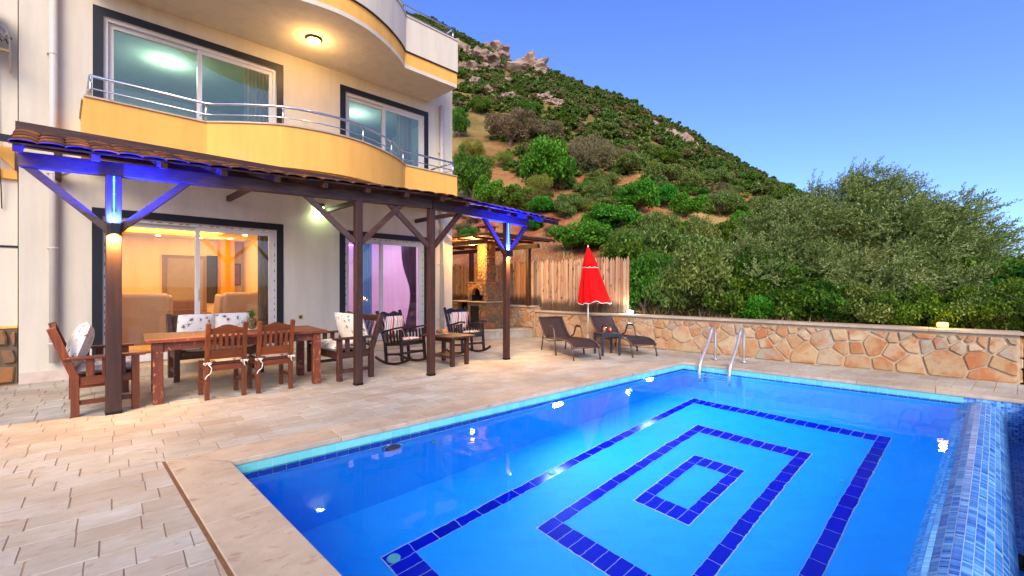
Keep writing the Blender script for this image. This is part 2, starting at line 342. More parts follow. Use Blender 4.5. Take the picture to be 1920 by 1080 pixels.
P00 = gp(427.4, 867.3); P10 = gp(1280.5, 679.5); FE = Vector((2.714, -2.46, 0)).normalized(); NE = Vector((.7065, -.7077, 0))
WC0 = Vector((2.36, 2.38, 0)); WE = Vector((3.48, 3.26, 0)).normalized(); WO = Vector((WE.y, -WE.x, 0))
def isect(p, d, q, e):
    den = d.x*e.y-d.y*e.x; t = ((q.x-p.x)*e.y-(q.y-p.y)*e.x)/den; return p+d*t
P11 = isect(P10, FE, WC0, WE); P01 = isect(P00, NE, WC0, WE)
LE = (P10-P00).normalized(); LO = Vector((-LE.y, LE.x, 0)); NO = Vector((NE.y, -NE.x, 0)); FO = Vector((-FE.y, FE.x, 0))
CW = .35
C00 = isect(P00+LO*CW, LE, P00+NO*CW, NE); C10 = isect(P10+LO*CW, LE, P10+FO*CW, FE)

def clip(poly, p, n):            # keep the side where (x-p).n >= 0
    out = []
    for i in range(len(poly)):
        a, b = poly[i], poly[(i+1) % len(poly)]; da = (a[0]-p[0])*n[0]+(a[1]-p[1])*n[1]; db = (b[0]-p[0])*n[0]+(b[1]-p[1])*n[1]
        if da >= 0: out.append(a)
        if (da >= 0) != (db >= 0):
            t = da/(da-db); out.append((a[0]+(b[0]-a[0])*t, a[1]+(b[1]-a[1])*t))
    return out
def parea(p): return abs(sum(p[i][0]*p[(i+1) % len(p)][1]-p[(i+1) % len(p)][0]*p[i][1] for i in range(len(p))))/2 if len(p) > 2 else 0
def inset(poly, d):
    n = len(poly); a = sum(poly[i][0]*poly[(i+1) % n][1]-poly[(i+1) % n][0]*poly[i][1] for i in range(n))
    if a < 0: poly = poly[::-1]
    out = poly
    for i in range(n):
        p, q = poly[i], poly[(i+1) % n]; e = (q[0]-p[0], q[1]-p[1]); L = math.hypot(*e)
        if L < 1e-6: continue
        nn = (-e[1]/L, e[0]/L); out = clip(out, (p[0]+nn[0]*d, p[1]+nn[1]*d), nn)
        if len(out) < 3: return []
    return out
def dedupe(p, eps=.004):
    out = []
    for q in p:
        if not out or math.hypot(q[0]-out[-1][0], q[1]-out[-1][1]) > eps: out.append(q)
    if len(out) > 1 and math.hypot(out[0][0]-out[-1][0], out[0][1]-out[-1][1]) < eps: out.pop()
    return out
xy = lambda v: (v.x, v.y)
big = [(-16, -9), (16, -9), (16, 22), (-16, 22)]
regs = [[(C00, LO)], [(C00, -LO), (C00, NO)], [(C10, -LO), (C10, FO), (C00, -NO)]]
fence_n = -WN
terrace = MB()
regpolys = []
for rg in regs:
    p = big
    for q, n in rg: p = clip(p, q, n)
    p = clip(p, WALL0+WN*.02, fence_n); p = clip(p, (P01+WO*.5), -WO); p = clip(p, hl(0, 0), NV) if rg is regs[0] else p
    regpolys.append(p)
    terrace.add([(x, y, -.0042) for x, y in p], [tuple(range(len(p)))])
TERR = struct(terrace.build('terrace', MT['joint']), 'pale tumbled travertine terrace around the pool')
for m in (0,):
    pav = []
    rowh = .205
    for i in range(-60, 75):
        x = -9 + rng.random()*.3
        while x < 15:
            L = rng.choice((.2, .22, .24, .28, .3, .34, .38)); a0 = P00+LE*(x)+LO*(i*rowh); 
            c = a0+LE*L/2+LO*rowh/2
            x0 = x; x += L
            if c.y > 15.5 or c.x < -9 or c.x > 9 or c.y < -1.2 or c.y < abs(c.x)/1.25-1.2: continue
            if (c-A0).dot(NV) < -.2 : continue
            rect = [xy(a0), xy(a0+LE*L), xy(a0+LE*L+LO*rowh), xy(a0+LO*rowh)]
            for p in regpolys:
                q = rect
                for k in range(len(p)):
                    e = Vector((p[(k+1) % len(p)][0]-p[k][0], p[(k+1) % len(p)][1]-p[k][1])); nn = (-e.y, e.x)
                    ar = sum(p[j][0]*p[(j+1) % len(p)][1]-p[(j+1) % len(p)][0]*p[j][1] for j in range(len(p)))
                    if ar < 0: nn = (e.y, -e.x)
                    q = clip(q, p[k], nn)
                    if len(q) < 3: break
                if len(q) >= 3 and parea(q) > .004:
                    q = dedupe(inset(q, .0018+rng.random()*.0022))
                    if len(q) >= 3 and parea(q) > .003:
                        inframe = c.y > .6 and abs(c.x/c.y) < 1.16 and H*850/c.y < 560
                        pav.append((parea(q)/max(c.y, .3)**3*(1 if inframe else 0), q))
    pav.sort(key=lambda t: -t[0])
    def paver_mesh(b, q):
        cx = sum(p[0] for p in q)/len(q); cyy = sum(p[1] for p in q)/len(q); z = rng.uniform(-.001, .0025)
        j = lambda p, k: (lambda d: (p[0]+(cx-p[0])/d*.0035+rng.uniform(-.0018, .0018), p[1]+(cyy-p[1])/d*.0035+rng.uniform(-.0018, .0018)))(max(.02, math.hypot(cx-p[0], cyy-p[1])))
        n = len(q); r0 = [(p[0], p[1], -.012) for p in q]; r1 = [(p[0], p[1], z-.004) for p in q]; r2 = [j(p, .035)+(z+rng.uniform(-.0012, .0012),) for p in q]
        b.add(r0+r1+r2, [(i, (i+1) % n, n+(i+1) % n, n+i) for i in range(n)]+[(n+i, n+(i+1) % n, 2*n+(i+1) % n, 2*n+i) for i in range(n)]+[tuple(range(2*n, 3*n))])
    for k, (a, q) in enumerate(pav[:300]):
        b = MB(); paver_mesh(b, q); b.build('paver', MT['paver'], TERR)
    b = MB()
    for a, q in pav[300:]: paver_mesh(b, q)
    tag(b.build('paver_field', MT['paver'], TERR), kind='stuff')

# coping: long travertine slabs round the pool, proud of the terrace by a few millimetres
COP = struct(bpy.data.objects.new('pool_coping', None), 'honed travertine coping around the pool'); COL.objects.link(COP)
def slab(poly, z0=-.035, z1=.012):
    q = dedupe(poly)
    n = len(q); cx = sum(p[0] for p in q)/n; cyy = sum(p[1] for p in q)/n
    b = MB(); b.prism(q, z0, z1); b.build('coping_slab', MT['coping'], COP, bevel=.006)
def run(p0, d, L, n, w, outn, e0, e1, ov=.015):     # e0,e1: extra ends as points (mitred outside corners)
    ts = [L*i/n for i in range(n+1)]
    for i in range(n):
        a = p0+d*(ts[i]+(.0015 if i else 0)); c = p0+d*(ts[i+1]-(.0015 if i < n-1 else 0))
        ao = a+outn*w; co = c+outn*w
        if i == 0 and e0 is not None: ao = e0
        if i == n-1 and e1 is not None: co = e1
        slab([xy(a-outn*ov), xy(c-outn*ov), xy(co), xy(ao)])
run(P00, LE, (P10-P00).length, 8, CW, LO, C00, C10)
PF = P10+FE*((P11-P10).length+.42)
run(P10, FE, (PF-P10).length, 5, CW, FO, C10, None)
run(P01-NE*.0, -NE, (P01-P00).length, 4, CW, NO, None, C00)
# rust-brown grout line along the near coping edge
b = MB(); n0 = C00+NO*.0; q = [xy(C00+NO*.002), xy(C00+NE*6+NO*.002), xy(C00+NE*6+NO*.022), xy(C00+NO*.022)]
b.prism(q, -.012, .004); b.build('joint_line', MT['moss_joint'], COP)

# basin
ZF, ZW = -1.55, -.11
POOL = struct(bpy.data.objects.new('swimming_pool', None), 'blue tiled swimming pool with cobalt rectangles on its floor'); COL.objects.link(POOL)
Q10 = P10; Q11 = isect(P10, FE, WC0-WO*.22, WE); Q01 = isect(P00, NE, WC0-WO*.22, WE); Q00 = P00
b = MB()
ring = [Q00, Q10, Q11, Q01]
for z in (ZF,): b.add([(p.x, p.y, ZF) for p in ring], [(3, 2, 1, 0)])
for i in range(3 if True else 4):
    a, c = [(Q00, Q10), (Q10, Q11), (Q01, Q00)][i]
    b.add([(a.x, a.y, ZF), (c.x, c.y, ZF), (c.x, c.y, -.035), (a.x, a.y, -.035)], [(0, 1, 2, 3)])
    o_ = [LO, FO, NO][i]*.25
    b.add([(a.x, a.y, -.035), (c.x, c.y, -.035), (c.x+o_.x, c.y+o_.y, -.035), (a.x+o_.x, a.y+o_.y, -.035)], [(0, 1, 2, 3)])
b.build('basin', MT['pool_shell'], POOL)
def tile_row(a, d, L, inn, z0, z1, mat, tl=.108, name='waterline_tile', stuff=False):
    n = round(L/tl); tl = L/n; mbig = MB()
    for i in range(n):
        p = a+d*(i*tl+.002); q = a+d*((i+1)*tl-.002)
        bb = mbig if stuff else MB()
        v = [p, q, q+inn*.005, p+inn*.005]
        bb.add([(w.x, w.y, z) for z in (z0, z1) for w in v], [(3, 2, 6, 7), (0, 3, 7, 4), (1, 5, 6, 2), (4, 7, 6, 5), (0, 1, 2, 3)])
        if not stuff: bb.build(name, mat, POOL)
    if stuff: tag(mbig.build('waterline_tile_row', mat, POOL), kind='stuff')
LL = (P10-P00).length; FL = (gp(1806, 739)-P10).length
b = MB()
for a, d, L, inn in ((P00, LE, LL, -LO), (P10, FE, FL, -FO)):
    v = [a, a+d*L, a+d*L+inn*.002, a+inn*.002]
    b.add([(w.x, w.y, z) for z in (-.30, -.036) for w in v], [(3, 2, 6, 7)])
b.build('tile_grout', MT['grout'], POOL)
for a, d, L, inn, st in ((P00, LE, LL, -LO, False), (P10, FE, FL, -FO, False), (P00, NE, 3.9, -NO, True)):
    tile_row(a, d, L, inn, -.158, -.04, MT['tile_light'], stuff=st); tile_row(a, d, L, inn, -.28, -.162, MT['tile_dark'], stuff=st)
# cobalt rectangles on the floor: corners read through the water, tiles laid 12 x 24 cm
def refr(u, v, zf=ZF):
    p = gp(u, v, ZW); d = Vector(((u-960)/850, 1, -(v-537)/850)).normalized(); c = -d.z; k = 1/1.333
    t = d*k+Vector((0, 0, 1))*(k*c-math.sqrt(1-k*k*(1-c*c))); return p+t*((zf-ZW)/t.z)
def rect(c1, c2, c3):
    p1, p2, p3 = refr(*c1), refr(*c2), refr(*c3); L = p2-p1; W = p3-p2; l = L.normalized(); w = (W-l*W.dot(l)); Wl = w.length; w.normalize(); Ll = L.length
    nl = round(Ll/.24); nw = round(Wl/.125); tl = Ll/nl; tw = Wl/nw
    for i in range(nl):
        for j in range(nw):
            if 0 < i < nl-1 and 0 < j < nw-1: continue
            a = p1+l*(i*tl+.003)+w*(j*tw+.003); c = a+l*(tl-.006)+w*(tw-.006)
            v = [a, a+l*(tl-.006), c, a+w*(tw-.006)]; bb = MB()
            bb.add([(q.x, q.y, z) for z in (ZF, ZF+.004) for q in v], [(7, 6, 5, 4), (0, 1, 5, 4), (1, 2, 6, 5), (2, 3, 7, 6), (3, 0, 4, 7)])
            bb.build('floor_tile', MT['tile_dark'], POOL)
    g_ = MB(); e = .006
    for (x0, x1, y0, y1) in ((-e, Ll+e, -e, tw), (-e, Ll+e, Wl-tw, Wl+e), (-e, tl, tw, Wl-tw), (Ll-tl, Ll+e, tw, Wl-tw)):
        v = [p1+l*x+w*y for x, y in ((x0, y0), (x1, y0), (x1, y1), (x0, y1))]; g_.add([(q.x, q.y, ZF+.0015) for q in v], [(3, 2, 1, 0)])
    g_.build('floor_grout', MT['grout'], POOL)
    return p1, l, w
r1 = rect((715, 1045), (1300, 747), (1673, 818))
rect((1005, 990), (1308, 797), (1525, 848)); rect((1188, 938), (1303, 853), (1398, 882))
def disc(name, p, n, r, mat, parent, t=.012, r2=None):
    q = Vector(n).normalized().to_track_quat('Z', 'Y').to_matrix().to_4x4(); q.translation = p
    bb = MB(); bb.lathe([(r*.96, 0), (r, t*.4), (r*.94, t), (r*.55, t*1.25), (r*.5, t*.9), (r*.12, t*.9), (r*.1, t*1.3)], 20); bb.v = [tuple(q @ Vector(x)) for x in bb.v]
    return bb.build(name, mat, parent, smooth=True)
for u, v, r in ((738, 1048, .055), (1036, 887, .045), (1578, 902, .02)): disc('floor_drain', refr(u, v)+Vector((0, 0, .005)), (0, 0, 1), r, MT['tile_light'], POOL)
# underwater lights on the long wall under the terrace edge
def wallhit(u, v):
    p = gp(u, v, ZW); d = Vector(((u-960)/850, 1, -(v-537)/850)).normalized(); c = -d.z; k = 1/1.333
    t = d*k+Vector((0, 0, 1))*(k*c-math.sqrt(1-k*k*(1-c*c))); s = (P00-p).dot(LO)/t.dot(LO); return p+t*s
MT['pool_lamp'] = emit('pool_lamp_lens', (225, 245, 255), 12); MT['pool_lamp_off'] = plain('dark_lens', (22, 40, 52), .15)
for k, (u, v) in enumerate(((1040, 757), (1213, 710.5), (735, 838))):
    p = wallhit(u, v); p.z = min(-.22, max(p.z, -.6))
    t = thing('underwater_light', ['lit round light under the water beside the terrace edge', 'small lit round light under the water toward the ladder corner', 'unlit dark round light under the water opposite the dining table'][k], 'pool light', p)
    disc('rim', Vector((0, 0, 0))-LO*.006, -LO, .085 if k < 2 else .115, MT['steel'], t, .015); disc('lens', -LO*.018, -LO, .06 if k < 2 else .085, MT['pool_lamp' if k < 2 else 'pool_lamp_off'], t, .02)
    if k < 2:
        ld = bpy.data.lights.new('pool_light_beam', 'AREA'); ld.shape = 'DISK'; ld.size = .2; ld.energy = 28; ld.color = (.45, .78, 1)
        lo = bpy.data.objects.new('pool_light_beam', ld); COL.objects.link(lo); lo.parent = t; lo.location = -LO*.06; lo.rotation_euler = (LO).to_track_quat('Z', 'Y').to_euler()
t = thing('wall_inlet', 'small round water inlet on the pool wall past the unlit light', 'inlet', wallhit(812, 828)); disc('cap', -LO*.004, -LO, .035, MT['tile_light'], t)

# infinity weir with glass mosaic, overflow channel
WEIR = tag(bpy.data.objects.new('overflow_weir', None), 'rounded blue glass mosaic overflow edge of the pool', 'pool edge'); COL.objects.link(WEIR)
ZC = -.065; ka = (P01-WC0).dot(WE)-.3; kb = isect(P10-FO*.004, FE, WC0, WE); kb = (kb-WC0).dot(WE)
def wp(c, k, z): q = WC0+WE*k+WO*c; return (q.x, q.y, z)
prof = [(-.22, ZF), (-.22, ZC-.28)]+[(.22*math.sin(a), ZC-.28+.28*math.cos(a)) for a in [R(-90+i*7.5) for i in range(1, 24)]]+[(.22, ZC-.28), (.22, -.52)]
def kend(c): return (isect(P10-FO*.004, FE, WC0+WO*c, WE)-WC0).dot(WE)
b = MB(); n = len(prof); b.add([wp(c, k, z) for c, z in prof for k in (ka, kend(c))], [(2*i, 2*i+1, 2*i+3, 2*i+2) for i in range(n-1)]); b.build('weir_core', MT['grout'], WEIR, smooth=True)
b = MB(); ph = []; s = 0; fine = [(.22*math.sin(R(a/4)), ZC-.28+.28*math.cos(R(a/4))) for a in range(-360, 361)]; acc = 0; last = fine[0]; cuts = [fine[0]]
for q in fine[1:]:
    acc += math.hypot(q[0]-last[0], q[1]-last[1]); last = q
    if acc > .043: cuts.append(q); acc = 0
for i in range(14): cuts.insert(0, (-.22, cuts[0][1]-.043))
for i in range(4): cuts.append((.22, cuts[-1][1]-.043))
for (c0, z0), (c1, z1) in zip(cuts, cuts[1:]):
    if c0 > 0 and z1 < -.52: break
    nx, nz = -(z1-z0), (c1-c0); L = math.hypot(nx, nz); nx, nz = nx/L*.0016, nz/L*.0016; g_ = .04
    k = max(ka, -2.2)
    ke = min(kend(c0), kend(c1))
    while k < ke-.022:
        a = (c0+(c1-c0)*g_+nx, z0+(z1-z0)*g_+nz); d = (c0+(c1-c0)*(1-g_)+nx, z0+(z1-z0)*(1-g_)+nz)
        b.add([wp(a[0], k+.001, a[1]), wp(a[0], k+.021, a[1]), wp(d[0], k+.021, d[1]), wp(d[0], k+.001, d[1])], [(0, 1, 2, 3)]); k += .022
tag(b.build('weir_mosaic', MT['mosaic'], WEIR), kind='stuff')
CH = tag(bpy.data.objects.new('overflow_channel', None), 'blue mosaic lined overflow channel beside the rounded pool edge', 'channel'); COL.objects.link(CH)
b = MB(); oc = .44
b.add([wp(.22, ka, -.52), wp(.22, kend(.22), -.52), wp(oc, kend(oc), -.52), wp(oc, ka, -.52)], [(3, 2, 1, 0)])
b.add([wp(oc, ka, -.52), wp(oc, kend(oc), -.52), wp(oc, kend(oc), -.03), wp(oc, ka, -.03)], [(0, 3, 2, 1)]); b.build('channel_lining', MT['grout'], CH)
b = MB()
c = .225
while c < oc-.02:
    k = max(ka, -2.2)
    while k < kend(c)-.03: b.add([wp(c+.001, k+.001, -.5185), wp(c+.001, k+.029, -.5185), wp(c+.029, k+.029, -.5185), wp(c+.029, k+.001, -.5185)], [(3, 2, 1, 0)]); k += .03
    c += .03
z = -.51
while z < -.06:
    k = max(ka, -2.2)
    while k < kend(oc)-.03: b.add([wp(oc-.0016, k+.001, z+.001), wp(oc-.0016, k+.029, z+.001), wp(oc-.0016, k+.029, z+.029), wp(oc-.0016, k+.001, z+.029)], [(0, 1, 2, 3)]); k += .03
    z += .03
tag(b.build('channel_mosaic', MT['mosaic'], CH), kind='stuff')
# far end wall of pool/channel in mosaic (under the far coping)
b = MB(); m0 = gp(1806, 739); m1 = isect(P10, FE, WC0+WO*oc, WE); Lm = (m1-m0).length
b.add([(m0.x, m0.y, -.036), (m1.x, m1.y, -.036), (m1.x, m1.y, -.53), (m0.x, m0.y, -.53)], [(0, 1, 2, 3)]); ew = MB()
x = 0
while x < Lm-.03:
    z = -.07
    while z > -.53:
        a = m0+FE*(x+.0012)-FO*.003; d = m0+FE*(x+.0288)-FO*.003
        ew.add([(a.x, a.y, z+.0012), (d.x, d.y, z+.0012), (d.x, d.y, z+.0288), (a.x, a.y, z+.0288)], [(3, 2, 1, 0)]); z -= .03
    x += .03
o = b.build('end_wall', MT['grout'], CH); tag(ew.build('end_wall_mosaic', MT['mosaic'], CH), kind='stuff')
# the end wall grout sheet sits 1 mm in front of the basin wall
for v in o.data.vertices: v.co -= FO*.0012
b = MB(); b.prism([xy(Vector(wp(oc, ka, 0))), xy(Vector(wp(oc, kend(oc), 0))), xy(Vector(wp(oc+.3, kend(oc+.3)+.0, 0))), xy(Vector(wp(oc+.3, ka, 0)))], -3.3, -.032); b.build('channel_outer_wall', MT['plinth'], CH)
b = MB(); b.prism([xy(Vector(wp(oc-.01, ka, 0))), xy(Vector(wp(oc-.01, kend(oc), 0))), xy(Vector(wp(oc+.32, kend(oc+.3)+.0, 0))), xy(Vector(wp(oc+.32, ka, 0)))], -.03, .005); b.build('channel_coping', MT['coping'], CH, bevel=.004)
t = thing('channel_nozzle', 'black round nozzle lying in the overflow channel', 'nozzle', gp(1912, 1062, -.517)); bb = MB(); bb.lathe([(.05, 0), (.055, .015), (.05, .03), (.042, .06), (.022, .08), (.01, .083)], 16); bb.build('dome', MT['dark_metal'], t, smooth=True)
bb = MB(); bb.lathe([(.06, 0), (.07, .006), (.07, .014), (.06, .018)], 18); bb.build('collar', MT['dark_metal'], t, smooth=True)

# water
m, nt, bs = newmat('pool_water'); nt.nodes.remove(bs)
g_ = nd(nt, 'ShaderNodeBsdfRefraction', {'Color': (.90, .98, 1, 1), 'Roughness': 0., 'IOR': 1.333}); gl_ = nd(nt, 'ShaderNodeBsdfGlossy', {'Color': (1, 1, 1, 1), 'Roughness': 0.})
bn = nd(nt, 'ShaderNodeBump', {'Height': noise(nt, coords(nt), 2.6, 3, .5, .3), 'Strength': .05, 'Distance': .05}); nt.links.new(bn.outputs[0], g_.inputs['Normal']); nt.links.new(bn.outputs[0], gl_.inputs['Normal'])
fr_ = mth(nt, 'MULTIPLY', nd(nt, 'ShaderNodeFresnel', {'IOR': 1.333, 'Normal': bn.outputs[0]}).outputs[0], .34)
nt.links.new(nd(nt, 'ShaderNodeMixShader', {0: fr_, 1: g_.outputs[0], 2: gl_.outputs[0]}).outputs[0], nt.nodes['Material Output'].inputs[0]); MT['water'] = m
b = MB(); wr = [P00-LO*.001, P10-LO*.001, isect(P10, FE, WC0-WO*.02, WE), isect(P00, NE, WC0-WO*.02, WE)]
b.add([(p.x, p.y, ZW) for p in wr], [(3, 2, 1, 0)]); struct(b.build('pool_water', MT['water']), 'still clear blue pool water')
# ================================================================ HOUSE
HOUSE = thing('house', 'two storey white villa with curved yellow balconies and black framed glass doors', 'house', A0, R(45))
# house local: x along the facade, y into the house (negative = toward the pool)
HL_, HD = 7.72, 6.2
def wall_open(mb, x0, x1, z0, z1, ops, y0, y1):
    xs = sorted({x0, x1, *[v for o in ops for v in o[:2]]}); zs = sorted({z0, z1, *[v for o in ops for v in o[2:]]})
    def isop(x, z): return any(o[0] < x < o[1] and o[2] < z < o[3] for o in ops)
    for i in range(len(xs)-1):
        for j in range(len(zs)-1):
            if isop((xs[i]+xs[i+1])/2, (zs[j]+zs[j+1])/2): continue
            a, b, c, d = xs[i], xs[i+1], zs[j], zs[j+1]
            mb.add([(a, y0, c), (b, y0, c), (b, y0, d), (a, y0, d)], [(0, 1, 2, 3)]); mb.add([(a, y1, c), (b, y1, c), (b, y1, d), (a, y1, d)], [(3, 2, 1, 0)])
    for a, b, c, d in ops:
        mb.add([(a, y0, c), (a, y1, c), (a, y1, d), (a, y0, d)], [(0, 1, 2, 3)]); mb.add([(b, y0, c), (b, y1, c), (b, y1, d), (b, y0, d)], [(3, 2, 1, 0)])
        mb.add([(a, y0, c), (b, y0, c), (b, y1, c), (a, y1, c)], [(0, 1, 2, 3)]); mb.add([(a, y0, d), (b, y0, d), (b, y1, d), (a, y1, d)], [(3, 2, 1, 0)])
OPS = [(.89, 3.42, .15, 2.50), (4.81, 6.84, .15, 2.50), (.90, 3.42, 3.42, 5.64), (4.82, 6.84, 3.42, 5.64)]
b = MB(); wall_open(b, 0, HL_, .16, 6.04, OPS, 0, .24)
b.add([(0, 0, .16), (0, 0, 7.3), (0, HD, 7.3), (0, HD, .16)], [(0, 1, 2, 3)]); b.add([(HL_, 0, 0), (HL_, HD, 0), (HL_, HD, 7.3), (HL_, 0, 7.3)], [(0, 1, 2, 3)])
b.add([(0, 0, 6.04), (HL_, 0, 6.04), (HL_, 0, 7.3), (0, 0, 7.3)], [(0, 1, 2, 3)]); b.add([(0, HD, 0), (HL_, HD, 0), (HL_, HD, 7.3), (0, HD, 7.3)], [(3, 2, 1, 0)])
b.add([(0, 0, 7.0), (HL_, 0, 7.0), (HL_, HD, 7.0), (0, HD, 7.0)], [(0, 1, 2, 3)])
b.build('wall', MT['white'], HOUSE)
for x0_, x1_ in ((0, .88), (3.44, 4.8), (6.86, HL_)): b = MB(); b.box(x0_, x1_, -.012, .1, 0, .162); b.build('plinth', MT['plinth'], HOUSE, bevel=.004)
b = MB(); b.box(.55, HL_-.3, -.52, -.014, 0, .148); b.build('door_step', MT['coping'], HOUSE, bevel=.008)
# plan of the curved balcony / roof slab (x, outward distance)
arc = [(2.04, 1.15), (2.28, 1.38), (2.54, 1.60), (2.92, 1.86), (3.40, 1.99), (3.85, 2.02), (4.30, 1.94), (4.75, 1.75), (5.12, 1.53), (5.38, 1.34), (5.58, 1.16)]
def smoothc(pts, n=4):
    out = []
    for i in range(len(pts)-1):
        p0, p1, p2, p3 = pts[max(i-1, 0)], pts[i], pts[i+1], pts[min(i+2, len(pts)-1)]
        for k in range(n):
            t = k/n; out.append(tuple(.5*((2*p1[j])+(-p0[j]+p2[j])*t+(2*p0[j]-5*p1[j]+4*p2[j]-p3[j])*t*t+(-p0[j]+3*p1[j]-3*p2[j]+p3[j])*t**3) for j in range(2)))
    return out+[pts[-1]]
front = [(.64, 1.15)]+smoothc(arc)+[(6.98, 1.15)]
def offs(pts, d):
    out = []
    for i, p in enumerate(pts):
        a = pts[max(i-1, 0)]; c = pts[min(i+1, len(pts)-1)]; e = Vector((c[0]-a[0], c[1]-a[1])).normalized(); out.append((p[0]-e.y*d if 0 < i < len(pts)-1 else p[0]+(-d if i == 0 else d)*0, p[1]+e.x*d if 0 < i < len(pts)-1 else p[1]+d))
    return out
def band(mb, pts, z0, z1, d0=0., d1=-.15, ends=True):       # parapet strip following the plan
    a = offs(pts, d0); c = offs(pts, d1); n = len(a)
    v = [(p[0], -p[1], z) for z in (z0, z1) for p in a]+[(p[0], -p[1], z) for z in (z0, z1) for p in c]
    f = []
    for i in range(n-1): f += [(i, i+1, n+i+1, n+i), (2*n+i, 3*n+i, 3*n+i+1, 2*n+i+1), (n+i, n+i+1, 3*n+i+1, 3*n+i), (i, 2*n+i, 2*n+i+1, i+1)]
    f += [(0, n, 3*n, 2*n), (n-1, 3*n-1, 4*n-1, 2*n-1)]
    mb.add(v, f)
def side(mb, x0, x1, z0, z1, o=1.0): mb.box(x0, x1, -o, -.002, z0, z1)
def slabp(mb, pts, z0, z1, d=-.01):
    a = offs(pts, d); poly = [(p[0], -p[1]) for p in a]; poly = [(poly[0][0]+.01, -.003)]+poly[:0]+[(poly[0][0]+.01, poly[0][1])]+poly[1:-1]+[(poly[-1][0]-.01, poly[-1][1]), (poly[-1][0]-.01, -.003)]
    mb.prism(poly, z0, z1)
BAL = MB(); band(BAL, front, 3.30, 3.955); side(BAL, .64, .79, 3.30, 3.955, 1.0); side(BAL, 6.83, 6.98, 3.30, 3.955, 1.0)
BALO = BAL.build('balcony', MT['yellow'], HOUSE)
b = MB(); slabp(b, front, 3.305, 3.42, -.16); b.build('balcony_floor', MT['white'], BALO)
b = MB(); band(b, front, 3.957, 3.982, .025, -.17); b.build('parapet_cap', MT['coping'], BALO)
for x0_, x1_ in ((.62, .81), (6.81, 7.005)): b = MB(); side(b, x0_, x1_, 3.957, 3.980, .98); b.build('end_cap', MT['coping'], BALO)
SL = MB(); band(SL, front, 6.04, 6.37); side(SL, .64, .79, 6.04, 6.37, 1.0); side(SL, 6.83, 6.98, 6.04, 6.37, 1.0); SLO = SL.build('roof_balcony_band', MT['yellow'], HOUSE)
b = MB(); slabp(b, front, 6.025, 6.1, .002); b.build('soffit', MT['white'], SLO)
b = MB(); band(b, front, 6.372, 7.1, .03, -.15); side(b, .61, .79, 6.372, 7.1, 1.0); side(b, 6.83, 7.01, 6.372, 7.1, 1.0); b.build('roof_parapet', MT['white'], SLO)
b = MB(); band(b, front, 7.102, 7.13, .05, -.17); side(b, 6.81, 7.03, 7.102, 7.128, .98); b.build('roof_parapet_cap', MT['plinth'], SLO)
b = MB(); band(b, front, 6.366, 6.385, .034, -.1); b.build('drip_edge', MT['brown_x'], SLO)
def railing(z, pts, name, posts, hgt=.30, mid=.15):
    rail = MB(); P = [(p[0], -p[1], z+hgt) for p in pts]
    rail.tube(P, .021, 8); r = rail.build('top_rail', MT['steel'], None, True)
    root = MB(); root.tube([(p[0], -p[1], z+mid) for p in pts], .010, 6); o = root.build(name, MT['steel'], HOUSE, True); r.parent = o
    for q in posts:
        pm = MB(); pm.tube([(q[0], -q[1], z), (q[0], -q[1], z+hgt)], .016, 8); pm.build('baluster', MT['steel'], o, True)
    for x in (pts[0][0], pts[-1][0]):
        pm = MB(); pm.tube([(x, -pts[0][1], z+hgt), (x, -.01, z+hgt)], .021, 8); pm.tube([(x, -pts[0][1], z+mid), (x, -.01, z+mid)], .010, 6); pm.build('end_rail', MT['steel'], o, True)
rp = offs(front, -.07); rp[0] = (.71, 1.08); rp[-1] = (6.91, 1.08)
pk = [rp[0], rp[1]]+[rp[i] for i in (13, 25, 33, 41)]+[rp[-1]]
railing(3.98, rp, 'balcony_railing', pk, .30, .13)
railing(7.13, rp, 'roof_railing', [rp[0], rp[1], rp[21], rp[41], rp[-1]], .26, .10)
# windows and doors
def window(op, mull, z0, z1, gm, kind, trim):
    x0, x1 = op
    w = MB(); t = .125                                     # dark surround on the wall
    for a in ((x0-t, x0-.002, z0 if trim else z0, z1+t), (x1+.002, x1+t, z0, z1+t), (x0-.002, x1+.002, z1+.002, z1+t)): w.box(a[0], a[1], -.012, .05, a[2], a[3])
    W = w.build(kind, MT['dark_trim'], HOUSE)
    f = MB(); fw = .055
    for a in ((x0, x0+fw, z0, z1), (x1-fw, x1, z0, z1), (x0+fw, x1-fw, z1-fw, z1), (x0+fw, x1-fw, z0, z0+.05)): f.box(a[0], a[1], .03, .15, a[2], a[3])
    f.build('frame', MT['upvc'], W, bevel=.004)
    sw = .07
    for k, (a, c) in enumerate(((x0+fw, mull+.035), (mull-.035, x1-fw))):
        y = .062 if k else .104; s_ = MB(); za, zb = z0+.05, z1-fw
        for q in ((a, a+sw, za, zb), (c-sw, c, za, zb), (a+sw, c-sw, zb-sw, zb), (a+sw, c-sw, za, za+sw)): s_.box(q[0], q[1], y-.018, y+.018, q[2], q[3])
        S = s_.build('sash', MT['upvc'], W, bevel=.003)
        p = MB(); p.add([(a+sw, y, za+sw), (c-sw, y, za+sw), (c-sw, y, zb-sw), (a+sw, y, zb-sw)], [(0, 1, 2, 3)]); p.build('pane', gm, S)
        if k:
            h_ = MB(); h_.box(a+.02, a+.045, y-.04, y-.018, z0+1.0, z0+1.2); h_.build('handle', MT['upvc'], S, bevel=.004)
        # printed film strip left on the profile
    return W
MT['print'] = plain('printed_film', (120, 96, 84), .5)
